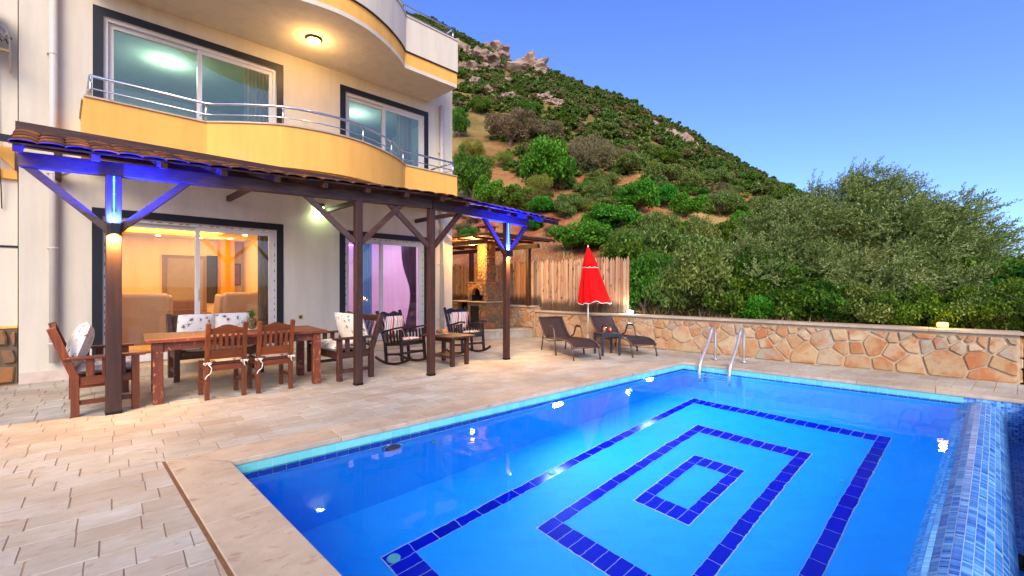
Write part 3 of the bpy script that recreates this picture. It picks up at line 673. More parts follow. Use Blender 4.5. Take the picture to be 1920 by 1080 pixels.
for (x0, x1), mu, z0, z1, gm, kd in (((.89, 3.42), 2.14, .16, 2.50, 'glass', 'patio_door'), ((4.81, 6.84), 5.71, .16, 2.50, 'glass', 'patio_door'),
                                     ((.90, 3.42), 2.17, 3.42, 5.64, 'glass_up', 'balcony_door'), ((4.82, 6.84), 5.77, 3.42, 5.64, 'glass_up', 'balcony_door')):
    W = window((x0, x1), mu, z0, z1, MT[gm], kd, True)
    if kd == 'patio_door':
        pr = MB(); r_ = random.Random(3)
        x = x0+.08
        while x < x1-.1:
            l_ = r_.uniform(.02, .07); pr.box(x, x+l_, .0285, .0299, z1-.036, z1-.02); x += l_+r_.uniform(.02, .16)
        z = .4
        while z < 2.3:
            l_ = r_.uniform(.02, .06); pr.box(x1-.034, x1-.02, .0285, .0299, z, z+l_); pr.box(x0+.018, x0+.032, .0285, .0299, z+.05, z+.05+l_); z += l_+r_.uniform(.04, .15)
        tag(pr.build('film_print', MT['print'], W), kind='stuff')
# rain pipes
for x, z0, z1 in ((.35, .28, 7.2), (7.33, .3, 6.02)):
    p = MB(); p.tube([(x, -.075, z0), (x, -.075, z1)], .05, 12); po = p.build('rain_pipe', MT['pipe'], HOUSE, True)
    for z in (.55, 1.95, 3.05, 4.8):
        c = MB(); c.lathe([(.053, 0), (.057, .004), (.057, .022), (.053, .026)], 14, (x, -.075, z)); c.box(x-.07, x-.05, -.08, -.003, z+.004, z+.02); c.build('pipe_clip', MT['pipe'], po)
p = MB(); p.tube([(.36, -.08, 3.02), (.5, -.2, 3.1), (.72, -.45, 3.2), (.8, -.55, 3.31)], .04, 10); p.build('branch_pipe', MT['pipe'], HOUSE, True)
b = MB(); b.box(3.83, 3.91, -.012, -.001, .74, .82); so = b.build('wall_socket', plain('ochre_plastic', (176, 140, 70), .4), HOUSE, bevel=.003)
b = MB(); b.box(3.85, 3.89, -.016, -.0125, .76, .80); b.build('socket_cover', MT['dark_metal'], so, bevel=.002)
# ---- rooms behind the glass
MT['room_wall'] = stucco('room_plaster', (236, 214, 186), .03); MT['room_wall_b'] = stucco('kitchen_plaster', (232, 214, 222), .03)
MT['room_floor'] = plain('room_floor_tile', (196, 176, 156), .25, 0, .1, 3); MT['room_ceiling'] = stucco('ceiling_paint', (240, 222, 190), .02)
def room(x0, x1, y1, z0, z1, wm, cm):
    b = MB(); y0 = .242
    b.add([(x0, y1, z0), (x1, y1, z0), (x1, y1, z1), (x0, y1, z1)], [(0, 1, 2, 3)]); b.add([(x0, y0, z0), (x0, y1, z0), (x0, y1, z1), (x0, y0, z1)], [(0, 1, 2, 3)])
    b.add([(x1, y0, z0), (x1, y1, z0), (x1, y1, z1), (x1, y0, z1)], [(3, 2, 1, 0)]); b.build('room_wall', wm, HOUSE)
    b = MB(); b.add([(x0, y0-.24, z0), (x1, y0-.24, z0), (x1, y1, z0), (x0, y1, z0)], [(0, 1, 2, 3)]); b.build('room_floor', MT['room_floor'], HOUSE)
    b = MB(); b.add([(x0, y0, z1), (x1, y0, z1), (x1, y1, z1), (x0, y1, z1)], [(3, 2, 1, 0)]); return b.build('room_ceiling', cm, HOUSE)
room(.1, 4.25, 5.6, .155, 2.86, MT['room_wall'], MT['room_ceiling']); room(4.35, 7.6, 4.4, .155, 2.86, MT['room_wall_b'], MT['room_ceiling'])
room(.1, 4.1, 4.2, 3.425, 5.95, stucco('upper_plaster', (206, 212, 200), .03), stucco('upper_ceiling', (206, 226, 208), .02)); room(4.2, 7.6, 4.2, 3.425, 5.95, stucco('upper_plaster_b', (200, 212, 206), .03), stucco('upper_ceiling_b', (206, 222, 214), .02))
def hlamp(name, typ, x, y, z, energy, col, size=.1, rot=(0, 0, 0), spot=None, parent=HOUSE, blend=.5):
    ld = bpy.data.lights.new(name, typ); ld.energy = energy; ld.color = col
    if typ == 'AREA': ld.shape = 'RECTANGLE'; ld.size = size if not isinstance(size, tuple) else size[0]; ld.size_y = size if not isinstance(size, tuple) else size[1]
    else: ld.shadow_soft_size = size
    if spot: ld.spot_size = R(spot); ld.spot_blend = blend
    lo = bpy.data.objects.new(name, ld); COL.objects.link(lo); lo.parent = parent; lo.location = (x, y, z); lo.rotation_euler = rot; return lo
# dropped ceiling with a glowing cove and spots (living room)
b = MB(); b.box(.3, 1.2, .5, 5.5, 2.70, 2.855); b.box(3.3, 4.2, .5, 5.5, 2.70, 2.855); b.box(1.2, 3.3, .5, 1.2, 2.70, 2.855); b.box(1.2, 3.3, 4.6, 5.5, 2.70, 2.855); b.build('dropped_ceiling', MT['room_ceiling'], HOUSE)
b = MB(); b.box(1.16, 1.2-.002, 1.25, 4.55, 2.79, 2.82); MT['cove'] = emit('cove_led', (255, 180, 50), 7)
b = MB(); b.box(1.202, 1.24, 1.25, 4.55, 2.76, 2.80); b.box(3.26, 3.298, 1.25, 4.55, 2.76, 2.80); b.box(1.25, 3.25, 4.56, 4.598, 2.76, 2.80); b.build('cove_light', MT['cove'], HOUSE)
MT['spot'] = emit('spot_lens', (255, 214, 130), 40)
for x, y in ((.8, 4.9), (.75, 3.4), (1.3, 5.0), (2.2, 5.05), (3.1, 5.0), (3.7, 4.6), (3.75, 3.4), (3.75, 2.2), (2.2, .85)):
    b = MB(); b.lathe([(.045, 0), (.05, -.004), (.03, -.008), (.01, -.008)], 12, (x, y, 2.699)); b.build('ceiling_spot', MT['spot'], HOUSE)
hlamp('living_room_light', 'AREA', 2.2, 2.9, 2.68, 44, (1, .5, .13), (2.0, 3.0)); hlamp('living_room_spot', 'POINT', 3.3, 4.6, 2.4, 8, (1, .62, .2), .1); hlamp('living_room_fill', 'POINT', 2.2, .75, 2.5, 20, (1, .74, .6), .15)  # last one is an added fill light that brightens the wing chairs
hlamp('kitchen_light', 'AREA', 6.0, 2.3, 2.82, 30, (.88, .56, 1), (2.4, 2.6)); hlamp('kitchen_warm', 'POINT', 4.7, 1.6, 2.3, 5, (1, .8, .6), .15)
b = MB(); b.box(4.36, 7.59, 4.30, 4.34, 2.70, 2.73); b.build('violet_strip', emit('violet_led', (150, 90, 255), 6), HOUSE)
# lamp and back-of-room fittings upstairs
b = MB(); b.lathe([(.16, 0), (.17, -.02), (.15, -.05), (.08, -.08), (.02, -.085)], 24, (1.95, 1.88, 5.948)); b.build('ceiling_lamp', emit('upper_lamp_glass', (235, 255, 225), 14), HOUSE, True)
hlamp('upper_room_light', 'POINT', 1.95, 1.88, 5.7, 9, (.86, 1, .84), .12); hlamp('upper_room_light', 'POINT', 5.9, 1.8, 5.6, 9, (.85, 1, .92), .12)
# indoor door, mirror, pictures, pillar
b = MB(); b.box(2.35, 3.35, 5.55, 5.598, .156, 2.25); dd = b.build('inner_door', plain('grey_brown_door', (132, 108, 98), .5), HOUSE, bevel=.004)
b = MB(); b.box(2.45, 3.25, 5.53, 5.549, .16, 2.16); b.build('door_leaf', plain('grey_door_leaf', (150, 136, 132), .5), dd); b = MB(); b.box(2.5, 2.53, 5.5, 5.529, 1.1, 1.22); b.build('door_handle', MT['steel'], dd)
b = MB(); b.box(3.62, 3.95, 5.2, 5.55, .156, 2.699); b.build('pillar', stucco('ochre_pillar', (226, 160, 60), .03), HOUSE)
# ================================================================ PERGOLA over the dining area
PERG = thing('pergola', 'dark timber pergola with clay tile roof over the dining table', 'pergola', A0, R(45))
def hv(s, o, z): return Vector((s, -o, z))            # house coordinates -> house-local vector
PP = [(.83, 2.90), (3.41, 3.44), (4.54, 3.60), (6.47, 3.32)]
ZB = 2.615
beam_pts = [(.12, 2.74), (4.54, 3.60), (7.15, 3.22)]
def beam_o(s):
    for (a, b_), (c, d) in zip(beam_pts, beam_pts[1:]):
        if s <= c or (c, d) == beam_pts[-1]: return b_+(d-b_)*(s-a)/(c-a)
for i, (s, o) in enumerate(PP):
    q = MB(); w = .066 if i == 0 else .05; q.box(s-w, s+w, -o-w, -o+w, .0, ZB-.002); po = q.build('post', MT['post_z'], PERG, bevel=.006)
    f = MB(); f.box(s-w-.004, s+w+.004, -o-w-.004, -o+w+.004, 0, .035); f.build('post_shoe', MT['dark_metal'], po, bevel=.003)
for (a, b_) in zip(beam_pts, beam_pts[1:]):
    q = MB(); q.bar(hv(a[0], a[1], ZB+.075), hv(b_[0], b_[1], ZB+.075), .11, .15); q.build('beam', MT['post_x'], PERG, bevel=.006)
for s, o in PP:
    for sg in (-1, 1):
        e = s+sg*.66
        q = MB(); q.bar(hv(s+sg*.04, o, 2.02), hv(e, beam_o(e), ZB+.02), .055, .075); q.build('brace', MT['post_x'], PERG, bevel=.004)
E0, E1, E2 = (.06, 3.04), (4.56, 3.90), (7.95, 3.42)
def eave(s):
    a, b_ = (E0, E1) if s < E1[0] else (E1, E2); return a[1]+(b_[1]-a[1])*(s-a[0])/(b_[0]-a[0])
ZE, ZBK, OB = 2.775, 3.14, 2.05
def roofz(s, o): e = eave(s); return ZE+(ZBK-ZE)*(e-o)/(e-OB)
q = MB(); q.bar(hv(.05, 2.16, 3.0), hv(7.9, 2.16, 3.0), .09, .12); q.build('back_beam', MT['post_x'], PERG, bevel=.005)
for s in (.4, 2.6, 4.4, 6.6):
    q = MB(); q.bar(hv(s, 2.1, 3.0), hv(s, .005, 3.0), .07, .09); q.build('tie_beam', MT['post_y'], PERG, bevel=.004)
q = MB(); q.bar(hv(E0[0], OB-.02, ZBK+.055), hv(E2[0], OB-.02, ZBK+.055), .05, .11); q.build('ridge_board', MT['post_x'], PERG, bevel=.005)
ns = 15
for i in range(ns):
    s = .12+i*(7.78-.0)/(ns-1)
    e = eave(s)
    q = MB(); q.bar(hv(s, e-.02, roofz(s, e-.02)-.042), hv(s, OB, roofz(s, OB)-.042), .07, .07); q.build('rafter', MT['post_y'], PERG, bevel=.004)
# boards under the tiles
nb = 7
for k in range(nb):
    f0, f1 = k/nb+.004, (k+1)/nb-.004; q = MB()
    ss = [E0[0], E1[0], E2[0]]
    P = []
    for s in ss:
        e = eave(s); o0 = e+(OB-e)*f0; o1 = e+(OB-e)*f1; P.append([hv(s, o0, roofz(s, o0)), hv(s, o1, roofz(s, o1))])
    n = len(P); v = [x for r_ in P for x in r_]; v += [x+Vector((0, 0, .018)) for x in v]
    f = []
    for i in range(n-1): a = 2*i; f += [(a, a+1, a+3, a+2), (2*n+a, 2*n+a+2, 2*n+a+3, 2*n+a+1), (a, a+2, 2*n+a+2, 2*n+a), (a+1, 2*n+a+1, 2*n+a+3, a+3)]
    f += [(0, 2*n, 2*n+1, 1), (2*n-2, 2*n-1, 4*n-1, 4*n-2)]
    q.add(v, f); q.build('roof_board', MT['post_x'], PERG)
# barrel tiles
def roof_tile(mb, s0, w, f0, f1, lift):
    NA = 7; rings = []
    for f in (f0, f1):
        r_ = []
        for j in range(NA):
            a = math.pi*j/(NA-1); s = s0+w/2-math.cos(a)*w/2*(1.04 if f == f0 else .92); s = min(max(s, E0[0]), E2[0]); e = eave(s); o = e+.05+(OB-e)*f
            r_.append(hv(s, o, roofz(s, min(o, e))-(o-e if o > e else 0)*.2+.018+math.sin(a)*.024+(lift if f == f0 else 0)))
        rings.append(r_)
    b_ = len(mb.v)
    mb.add(rings[0]+rings[1]+[p-Vector((0, 0, .012)) for p in rings[0]]+[p-Vector((0, 0, .012)) for p in rings[1]],
           [(j, j+1, NA+j+1, NA+j) for j in range(NA-1)]+[(2*NA+j+1, 2*NA+j, 3*NA+j, 3*NA+j+1) for j in range(NA-1)]+[(j+1, j, 2*NA+j, 2*NA+j+1) for j in range(NA-1)])
rt = random.Random(5); cols = 40; wt = (E2[0]-E0[0])/cols
rest = MB()
for i in range(cols):
    q = MB(); roof_tile(q, E0[0]+i*wt, wt, 0+rt.uniform(-.008, .008), .24, .014+rt.uniform(-.004, .004)); q.build('roof_tile', MT['rooftile'], PERG, smooth=True)
    for k in range(1, 4): roof_tile(rest, E0[0]+i*wt, wt, k*.24-.03, min(1, k*.24+.25), .014)
tag(rest.build('roof_tile_field', MT['rooftile'], PERG, smooth=True), kind='stuff')
# lamps on the end posts: up blue, down warm
MT['lamp_body'] = plain('black_lamp_body', (18, 17, 18), .4); MT['led_warm'] = emit('warm_led', (255, 214, 120), 60); MT['led_blue'] = emit('blue_led', (90, 170, 255), 25)
for (s, o), lab in ((PP[0], 'black up and down light on the post beside the wooden armchair'), (PP[3], 'black up and down light on the end post toward the loungers')):
    w = hl(s, o+(.066 if s < 1 else .05), 0); t = thing('post_light', lab, 'wall light', w, R(45))
    q = MB(); z0, z1 = 1.965, 2.085
    for a in ((-.042, -.036, -.085, -.004), (.036, .042, -.085, -.004), (-.036, .036, -.085, -.079), (-.036, .036, -.010, -.004)): q.box(a[0], a[1], a[2], a[3], z0, z1)
    q.build('housing', MT['lamp_body'], t, bevel=.003)
    q = MB(); q.box(-.034, .034, -.077, -.012, z0+.03, z0+.034); q.build('lower_lens', MT['led_warm'], t)
    q = MB(); q.box(-.034, .034, -.077, -.012, z1-.034, z1-.03); q.build('upper_lens', MT['led_blue'], t)
    hlamp('warm_downlight', 'SPOT', 0, -.04, z0+.024, 120, (1, .56, .16), .025, (0, 0, 0), 150, t, .7)
    hlamp('blue_uplight', 'SPOT', 0, -.04, z1-.024, 3600, (.002, .010, 1), .025, (R(180), 0, 0), 140, t, .8)
# blue led stick on the posts above the lamp
for s, o in (PP[0], PP[3]):
    w = hl(s, o+(.068 if s < 1 else .052), 0); t = thing('blue_led_strip', 'thin glowing blue led strip running up the post under the beam' , 'led strip', w, R(45), 'led strips on the end posts')
    q = MB(); q.box(-.006, .006, -.008, 0, 2.1, 2.60); q.build('strip', emit('blue_strip', (40, 120, 255), 9), t); q = MB()
    for z in (2.2, 2.4, 2.55): q.box(-.016, .016, -.011, -.0005, z, z+.008)
    q.build('clip', MT['steel'], t)
# house lamps
t = thing('wall_lamp', 'green tinted lamp box on the white wall between the two patio doors', 'wall light', hl(4.23, 0, 3.05), R(45))
q = MB(); q.box(-.09, .09, -.11, -.002, -.0, .07); q.build('housing', plain('olive_housing', (70, 72, 34), .5), t, bevel=.006); q = MB(); q.box(-.08, .08, -.1, -.01, -.028, -.002); q.build('diffuser', emit('green_white_glass', (222, 255, 200), 14), t, bevel=.008)
hlamp('wall_lamp_light', 'SPOT', 0, -.08, -.04, 9, (.72, 1, .55), .06, (0, 0, 0), 165, t, .8)
c = hl(3.77, .94, 6.02); t = thing('balcony_ceiling_lamp', 'glowing warm round lamp under the upper balcony slab', 'ceiling light', c)
q = MB(); q.lathe([(.145, .004), (.15, -.01), (.14, -.03), (.12, -.035)], 28); q.build('rim', MT['brown_x'], t, True); q = MB(); q.lathe([(.118, -.03), (.11, -.06), (.07, -.085), (.01, -.092)], 28); q.build('glass_shade', emit('amber_glass', (255, 205, 110), 22), t, True)
hlamp('balcony_lamp_light', 'POINT', 0, 0, -.2, 12, (1, .6, .24), .1, parent=t)

# ================================================================ NEIGHBOUR on the left
NB = thing('neighbouring_house', 'neighbouring white house with stone base and yellow trim', 'house', A0, R(45))
q = MB(); q.box(-7, -.015, .12, 5, .8, 8); q.build('wall', MT['white'], NB); q = MB(); q.box(-7, -.016, .1, 1, 0, .8); q.build('stone_base_core', MT['mortar_dk'], NB)
q = MB(); q.box(-7, -.014, .085, .3, .8, .835); q.build('base_cap', MT['yellow'], NB, bevel=.005)
q = MB(); q.box(-7, -.014, .06, .3, 2.93, 3.06); q.build('yellow_band', MT['yellow'], NB, bevel=.008)
q = MB(); q.box(-7, -.014, .108, .2, 1.955, 1.985); q.build('dark_line', MT['dark_trim'], NB)  # thin dark strip running along the neighbouring wall
q = MB(); q.bar((-7, -.25, 3.43), (-.02, -.25, 3.43), .08, .09); q.build('timber_rail', MT['dark_trim'], NB)
q = MB(); q.add([(-.3, -.02, 3.36), (-.04, -.02, 3.36), (-.04, -.02, 3.06), (-.3, .119, 3.36), (-.04, .119, 3.36), (-.04, .119, 3.06)], [(0, 2, 1), (3, 4, 5), (0, 1, 4, 3), (1, 2, 5, 4), (0, 3, 5, 2)]); q.build('corbel', MT['yellow'], NB)
rs = random.Random(9); x = -1.4; rows = [(0.02, .27), (.29, .52), (.54, .78)]
for z0, z1 in rows:
    x = -1.5+rs.random()*.2
    while x < -.06:
        L = rs.uniform(.22, .42); x1 = min(x+L, -.03); c = ((x+x1)/2, (z0+z1)/2)
        poly = [(x+rs.uniform(.01, .04), z0+rs.uniform(.0, .04)), (x1-rs.uniform(.01, .04), z0+rs.uniform(0, .04)), (x1-rs.uniform(0, .02), c[1]+rs.uniform(-.04, .04)), (x1-rs.uniform(.01, .05), z1-rs.uniform(0, .04)), (x+rs.uniform(.01, .05), z1-rs.uniform(0, .04)), (x+rs.uniform(0, .02), c[1]+rs.uniform(-.04, .04))]
        y0, y1 = .098, rs.uniform(.05, .072); n = 6; b_ = MB(); v = [(p[0], y0, p[1]) for p in poly]+[(p[0], y1+.015, p[1]) for p in poly]+[(c[0]+(p[0]-c[0])*.86, y1, c[1]+(p[1]-c[1])*.86) for p in poly]
        b_.add(v, [(k, (k+1) % n, n+(k+1) % n, n+k) for k in range(n)]+[(n+k, n+(k+1) % n, 2*n+(k+1) % n, 2*n+k) for k in range(n)]+[tuple(range(2*n, 3*n))]); b_.build('stone', MT['stone_grey'], NB); x = x1+.015
AC = thing('air_conditioner', 'dusty outdoor air conditioner unit on the neighbouring wall', 'air conditioner', hl(-.62, -.1, 4.72), R(45))
q = MB(); q.box(-.42, .42, -.36, -.06, 0, .56); q.build('casing', plain('dusty_casing', (206, 202, 192), .5, 0, .15), AC, bevel=.015); q = MB(); q.box(.1, .3, -.366, -.361, .32, .46); q.build('badge_panel', MT['upvc'], AC, bevel=.003)
q = MB(); q.box(.2, .28, -.371, -.367, .37, .41); q.build('badge', MT['dark_metal'], AC); q = MB()
for x in (-.34, .34): q.box(x-.03, x+.03, -.4, -.021, -.08, -.002)
q.box(-.45, .55, -.4, -.36, -.12, -.082); q.build('bracket', plain('mossy_bracket', (130, 112, 74), .7), AC)
q = MB(); q.tube([(.42, -.2, .3), (.5, -.18, .26), (.53, -.12, .1), (.54, -.03, -.3)], .02, 8); q.tube([(.42, -.24, .25), (.48, -.26, .12), (.5, -.2, .2), (.55, -.05, .2)], .014, 8); q.build('hose', MT['pipe'], AC, True)
q = MB(); q.tube([(.42, -.22, .15), (.47, -.24, .06), (.5, -.2, .12), (.54, -.05, .05)], .007, 6); q.build('cable', MT['dark_metal'], AC, True)
q = MB(); q.tube([hl(-.2, -.1, 4.6), hl(-.2, -.105, 4.1), hl(-.195, -.1, 3.6), hl(-.19, -.08, 3.2), hl(-.18, -.04, 3.0), hl(-.17, -.06, 2.8), hl(-.165, -.09, 2.5)], .006, 6); tag(q.build('hanging_cable', MT['dark_metal'], None, True), 'thin dark cable hanging down the neighbouring wall', 'cable')
# ================================================================ FURNITURE
def pillow(mb, w, h, t, mat, n=12, p=2.6, sag=0.):
    for sg in (1, -1):
        P = []
        for i in range(n+1):
            r_ = []
            for j in range(n+1):
                a = -1+2*i/n; c = -1+2*j/n
                k = max(0, (1-abs(a)**p))**.55*max(0, (1-abs(c)**p))**.55
                pin = 1-.05*(abs(a*c))**2
                r_.append(mat @ Vector((a*w/2*pin*(1-.04*(1-abs(c))), c*h/2*pin*(1-.04*(1-abs(a))), sg*t/2*k+sag*(a*a))))
            P.append(r_ if sg > 0 else r_[::-1])
        mb.grid(P)
def TR(x, y, z, rx=0, ry=0, rz=0): return Matrix.Translation((x, y, z)) @ Matrix.Rotation(rz, 4, 'Z') @ Matrix.Rotation(ry, 4, 'Y') @ Matrix.Rotation(rx, 4, 'X')
# ---- wooden armchair / settee, faces local +Y, width 1.24
def armchair(name, label, loc, rz, pill=2, m='red', w=1.12):
    t = thing(name, label, 'armchair' if pill == 1 else 'bench', loc, rz); hw = w/2
    for sx in (-1, 1):
        x = sx*hw
        q = MB(); q.box(x-.035, x+.035, .215, .285, 0, .61); q.build('leg', MT[m+'_z'], t, bevel=.005)
        q = MB(); q.bar((x, -.25, 0), (x, -.25, .42), .07, .07, (0, 1, 0)); q.bar((x, -.25, .42), (x, -.43, .95), .07, .07, (0, 1, 0), .012); q.build('back_post', MT[m+'_z'], t, bevel=.005)
        q = MB(); q.box(x-.055, x+.055, -.345, .34, .612, .642); q.build('armrest', MT[m+'_y'], t, bevel=.008)
        q = MB(); q.box(x-.018, x+.018, -.214, .214, .33, .42); q.build('side_rail', MT[m+'_y'], t, bevel=.004)
        q = MB(); q.box(x-.016, x+.016, -.214, .214, .12, .17); q.build('stretcher', MT[m+'_y'], t, bevel=.004)
        for k in range(3):
            y = -.13+k*.13; q = MB(); q.box(x-.011, x+.011, y-.035, y+.035, .421, .611); q.build('side_slat', MT[m+'_z'], t, bevel=.003)
    q = MB(); q.box(-hw+.036, hw-.036, .23, .27, .32, .42); q.build('front_rail', MT[m+'_x'], t, bevel=.004)
    q = MB(); q.box(-hw+.036, hw-.036, -.27, -.23, .32, .42); q.build('rear_rail', MT[m+'_x'], t, bevel=.004)
    q = MB(); q.bar((-hw+.036, -.415, .90), (hw-.036, -.415, .90), .035, .10); q.build('top_rail', MT[m+'_x'], t, bevel=.006)
    q = MB(); q.bar((-hw+.036, -.29, .50), (hw-.036, -.29, .50), .03, .06); q.build('lower_back_rail', MT[m+'_x'], t, bevel=.004)
    nsl = max(4, int(w/.13))
    for k in range(nsl):
        x = -hw+.07+(w-.14)*k/(nsl-1); q = MB(); q.bar((x, -.297, .531), (x, -.40, .848), .055, .016, (0, 1, 0)); q.build('back_slat', MT[m+'_z'], t, bevel=.003)
    q = MB(); q.box(-hw+.036, hw-.036, -.229, .229, .395, .412); q.build('seat_board', MT[m+'_x'], t)
    c = MB(); M4 = TR(0, .02, .475); pillow(c, w-.1, .56, .13, M4, 14, 6); c.build('seat_cushion', MT['floral'], t, True)
    for k in range(pill):
        pw = (w-.12)/pill; x = -(w-.12)/2+pw*(k+.5)
        c = MB(); pillow(c, pw*1.02, .50, .20, TR(x, -.20, .735, R(72), 0, R(4*(k*2-1)*(pill > 1)))); c.build('back_cushion', MT['floral'], t, True)
    return t
d_house = DV; 
armchair('wooden_armchair', 'reddish wooden armchair with floral cushions behind the post light at the table end', (gp(138, 781.7)+gp(260, 765)+gp(129, 748)+gp(238, 735))/4, face_z(DV), 1)
armchair('wooden_bench', 'dark wooden bench with white floral back cushions between table and patio door', hl(2.18, 1.16), face_z(NV), 2, 'brown')
armchair('wooden_armchair', 'brown wooden armchair with floral cushions facing the table from the rocking chairs side', (gp(634, 715)+gp(697.5, 707)+gp(634, 715)+Vector((-.79, .80, 0))+gp(697.5, 707)+Vector((-.79, .80, 0)))/4, face_z(-DV), 1, 'brown')
# ---- dining table
tc = (gp(305, 756.7)+gp(283, 735)+gp(601, 717.5)+gp(556, 703.7))/4; tx = (gp(601, 717.5)-gp(305, 756.7)+gp(556, 703.7)-gp(283, 735)).normalized()
T = thing('dining_table', 'long worn red-brown wooden dining table under the pergola', 'table', tc, math.atan2(tx.y, tx.x))
for sx in (-1, 1):
    for sy in (-1, 1):
        q = MB(); x, y = sx*.90, sy*.41; q.box(x-.05, x+.05, y-.05, y+.05, 0, .731); q.build('leg', MT['table_z'], T, bevel=.006)
for k in range(6):
    y0 = -.50+k*1.0/6; q = MB(); q.box(-1.03, 1.03, y0+.0012, y0+1.0/6-.0012, .733, .770); q.build('top_plank', MT['table_x'], T, bevel=.004)
for sy in (-1, 1):
    q = MB(); q.box(-.848, .848, sy*.42-.014, sy*.42+.014, .63, .730); q.build('apron', MT['table_x'], T, bevel=.003)
for sx in (-1, 1):
    q = MB(); q.box(sx*.91-.014, sx*.91+.014, -.358, .358, .63, .730); q.build('apron', MT['table_y'], T, bevel=.003)
# ---- slatted dining chairs (face local +Y)
def dining_chair(label, loc, rz):
    t = thing('dining_chair', label, 'chair', loc, rz); hw = .20
    for sx in (-1, 1):
        x = sx*hw
        q = MB(); q.box(x-.025, x+.025, .17, .22, 0, .43); q.build('leg', MT['red_z'], t, bevel=.004)
        q = MB(); q.bar((x, -.195, 0), (x, -.195, .44), .05, .05, (0, 1, 0)); q.bar((x, -.195, .44), (x, -.285, .94), .05, .05, (0, 1, 0), .008); q.build('back_post', MT['red_z'], t, bevel=.005)
        q = MB(); q.box(x-.014, x+.014, -.169, .169, .17, .21); q.build('stretcher', MT['red_y'], t, bevel=.003)
        q = MB(); q.box(x-.014, x+.014, -.169, .169, .36, .42); q.build('side_rail', MT['red_y'], t, bevel=.003)
        r_ = MB(); z = .455
        r_.tube([(x-.028, -.225, z), (x, -.232, z+.006), (x+.028, -.225, z), (x+.028, -.17, z), (x-.028, -.17, z), (x-.028, -.225, z)], .006, 6)
        r_.tube([(x, -.235, z+.004), (x-.03, -.25, z-.02), (x-.05, -.25, z-.005), (x-.02, -.24, z+.006)], .006, 6); r_.tube([(x, -.235, z+.002), (x+.03, -.25, z-.015), (x+.045, -.25, z+.004), (x+.01, -.24, z+.006)], .006, 6)
        if sx < 0: r_.tube([(x, -.236, z), (x+.04, -.25, z-.06), (x+.03, -.25, z-.12), (x-.01, -.25, z-.15), (x-.03, -.245, z-.19)], .006, 6)
        else: r_.tube([(x, -.236, z), (x-.01, -.25, z-.04), (x+.005, -.25, z-.07)], .006, 6)
        r_.build('cushion_tie', MT['rope'], t, True)
    q = MB(); q.box(-hw+.026, hw-.026, .182, .21, .35, .42); q.build('front_rail', MT['red_x'], t, bevel=.003); q = MB(); q.box(-hw+.026, hw-.026, -.21, -.182, .35, .42); q.build('rear_rail', MT['red_x'], t, bevel=.003)
    q = MB(); q.box(-hw-.02, hw+.02, -.168, .24, .422, .442); q.build('seat', MT['red_x'], t, bevel=.006)
    # scalloped top rail
    q = MB(); n = 14; v = []
    for i in range(n+1):
        x = -hw+.026+(2*hw-.052)*i/n; s_ = abs(i/n*2-1); top = .905+.022*math.cos((i/n-.5)*2*math.pi)+(.0)
        for (y, z) in ((-.284, top), (-.262, .81), (-.240, .81), (-.262, top)): v.append((x, y, z))
    f = [];
    for i in range(n):
        a = 4*i
        for k in range(4): f.append((a+k, a+(k+1) % 4, a+4+(k+1) % 4, a+4+k))
    f += [(0, 1, 2, 3), (4*n+3, 4*n+2, 4*n+1, 4*n)]; q.add(v, f); q.build('top_rail', MT['red_x'], t, bevel=.003)
    q = MB(); q.bar((-hw+.026, -.222, .555), (hw-.026, -.222, .555), .024, .11, (0, -.18, 1)); q.build('lower_back_rail', MT['red_x'], t, bevel=.003)
    for k in range(5):
        x = -.13+k*.065; q = MB(); q.bar((x, -.231, .612), (x, -.258, .808), .036, .013, (0, 1, 0)); q.build('back_slat', MT['red_z'], t, bevel=.002)
    c = MB(); pillow(c, .40, .40, .045, TR(0, .02, .463), 10, 6); c.build('seat_cushion', MT['floral'], t, True)
    return t
def mid(*p): return sum((gp(*q) for q in p), Vector())/len(p)
dining_chair('slatted dining chair with a long dangling cushion tie beside the armchair end of the table', mid((392.5, 749.5), (456, 741), (376, 740), (439.5, 732)), face_z((-.70, .72)))
dining_chair('slatted dining chair in front of the pineapple, its post tops higher than the table', mid((487.5, 737.5), (544, 728), (469, 728), (524, 721)), face_z((-.70, .72)))
# ---- pineapple on a plate
zt = .771
PA = thing('pineapple', 'whole pineapple with green crown standing on the dining table', 'pineapple', gp(472, 618, zt)+Vector((0, 0, .013)))
m, nt, bs = newmat('pineapple_skin', .7); vo = nd(nt, 'ShaderNodeTexVoronoi', {'Vector': coords(nt, (1, 1, .8)), 'Scale': 55.}); setc(nt, bs, ramp(nt, vo.outputs['Distance'], [(.1, (150, 104, 34)), (.4, (92, 74, 24)), (.7, (36, 34, 14))])); bump(nt, bs, vo.outputs['Distance'], -.8, .01); MT['pine'] = m
q = MB(); q.lathe([(.03, 0), (.05, .01), (.062, .05), (.064, .09), (.056, .13), (.04, .155), (.015, .165)], 22); q.build('fruit', MT['pine'], PA, True)
rp_ = random.Random(2)
for k in range(26):
    a = k*2.4; up = .05+.10*(k/26); rr = .05*(1-k/30); q = MB(); c_, s_ = math.cos(a), math.sin(a); w = .010
    pts = [(0, 0, .155), (c_*rr*.6, s_*rr*.6, .16+up*.6), (c_*rr*1.5, s_*rr*1.5, .16+up)]
    q.add([(pts[0][0]-s_*w, pts[0][1]+c_*w, pts[0][2]), (pts[0][0]+s_*w, pts[0][1]-c_*w, pts[0][2]), (pts[1][0]+s_*w*.9, pts[1][1]-c_*w*.9, pts[1][2]), (pts[2][0], pts[2][1], pts[2][2]), (pts[1][0]-s_*w*.9, pts[1][1]+c_*w*.9, pts[1][2])], [(0, 1, 2, 3, 4)]); q.build('crown_leaf', MT['leaf_dark'], PA, solid=.002)
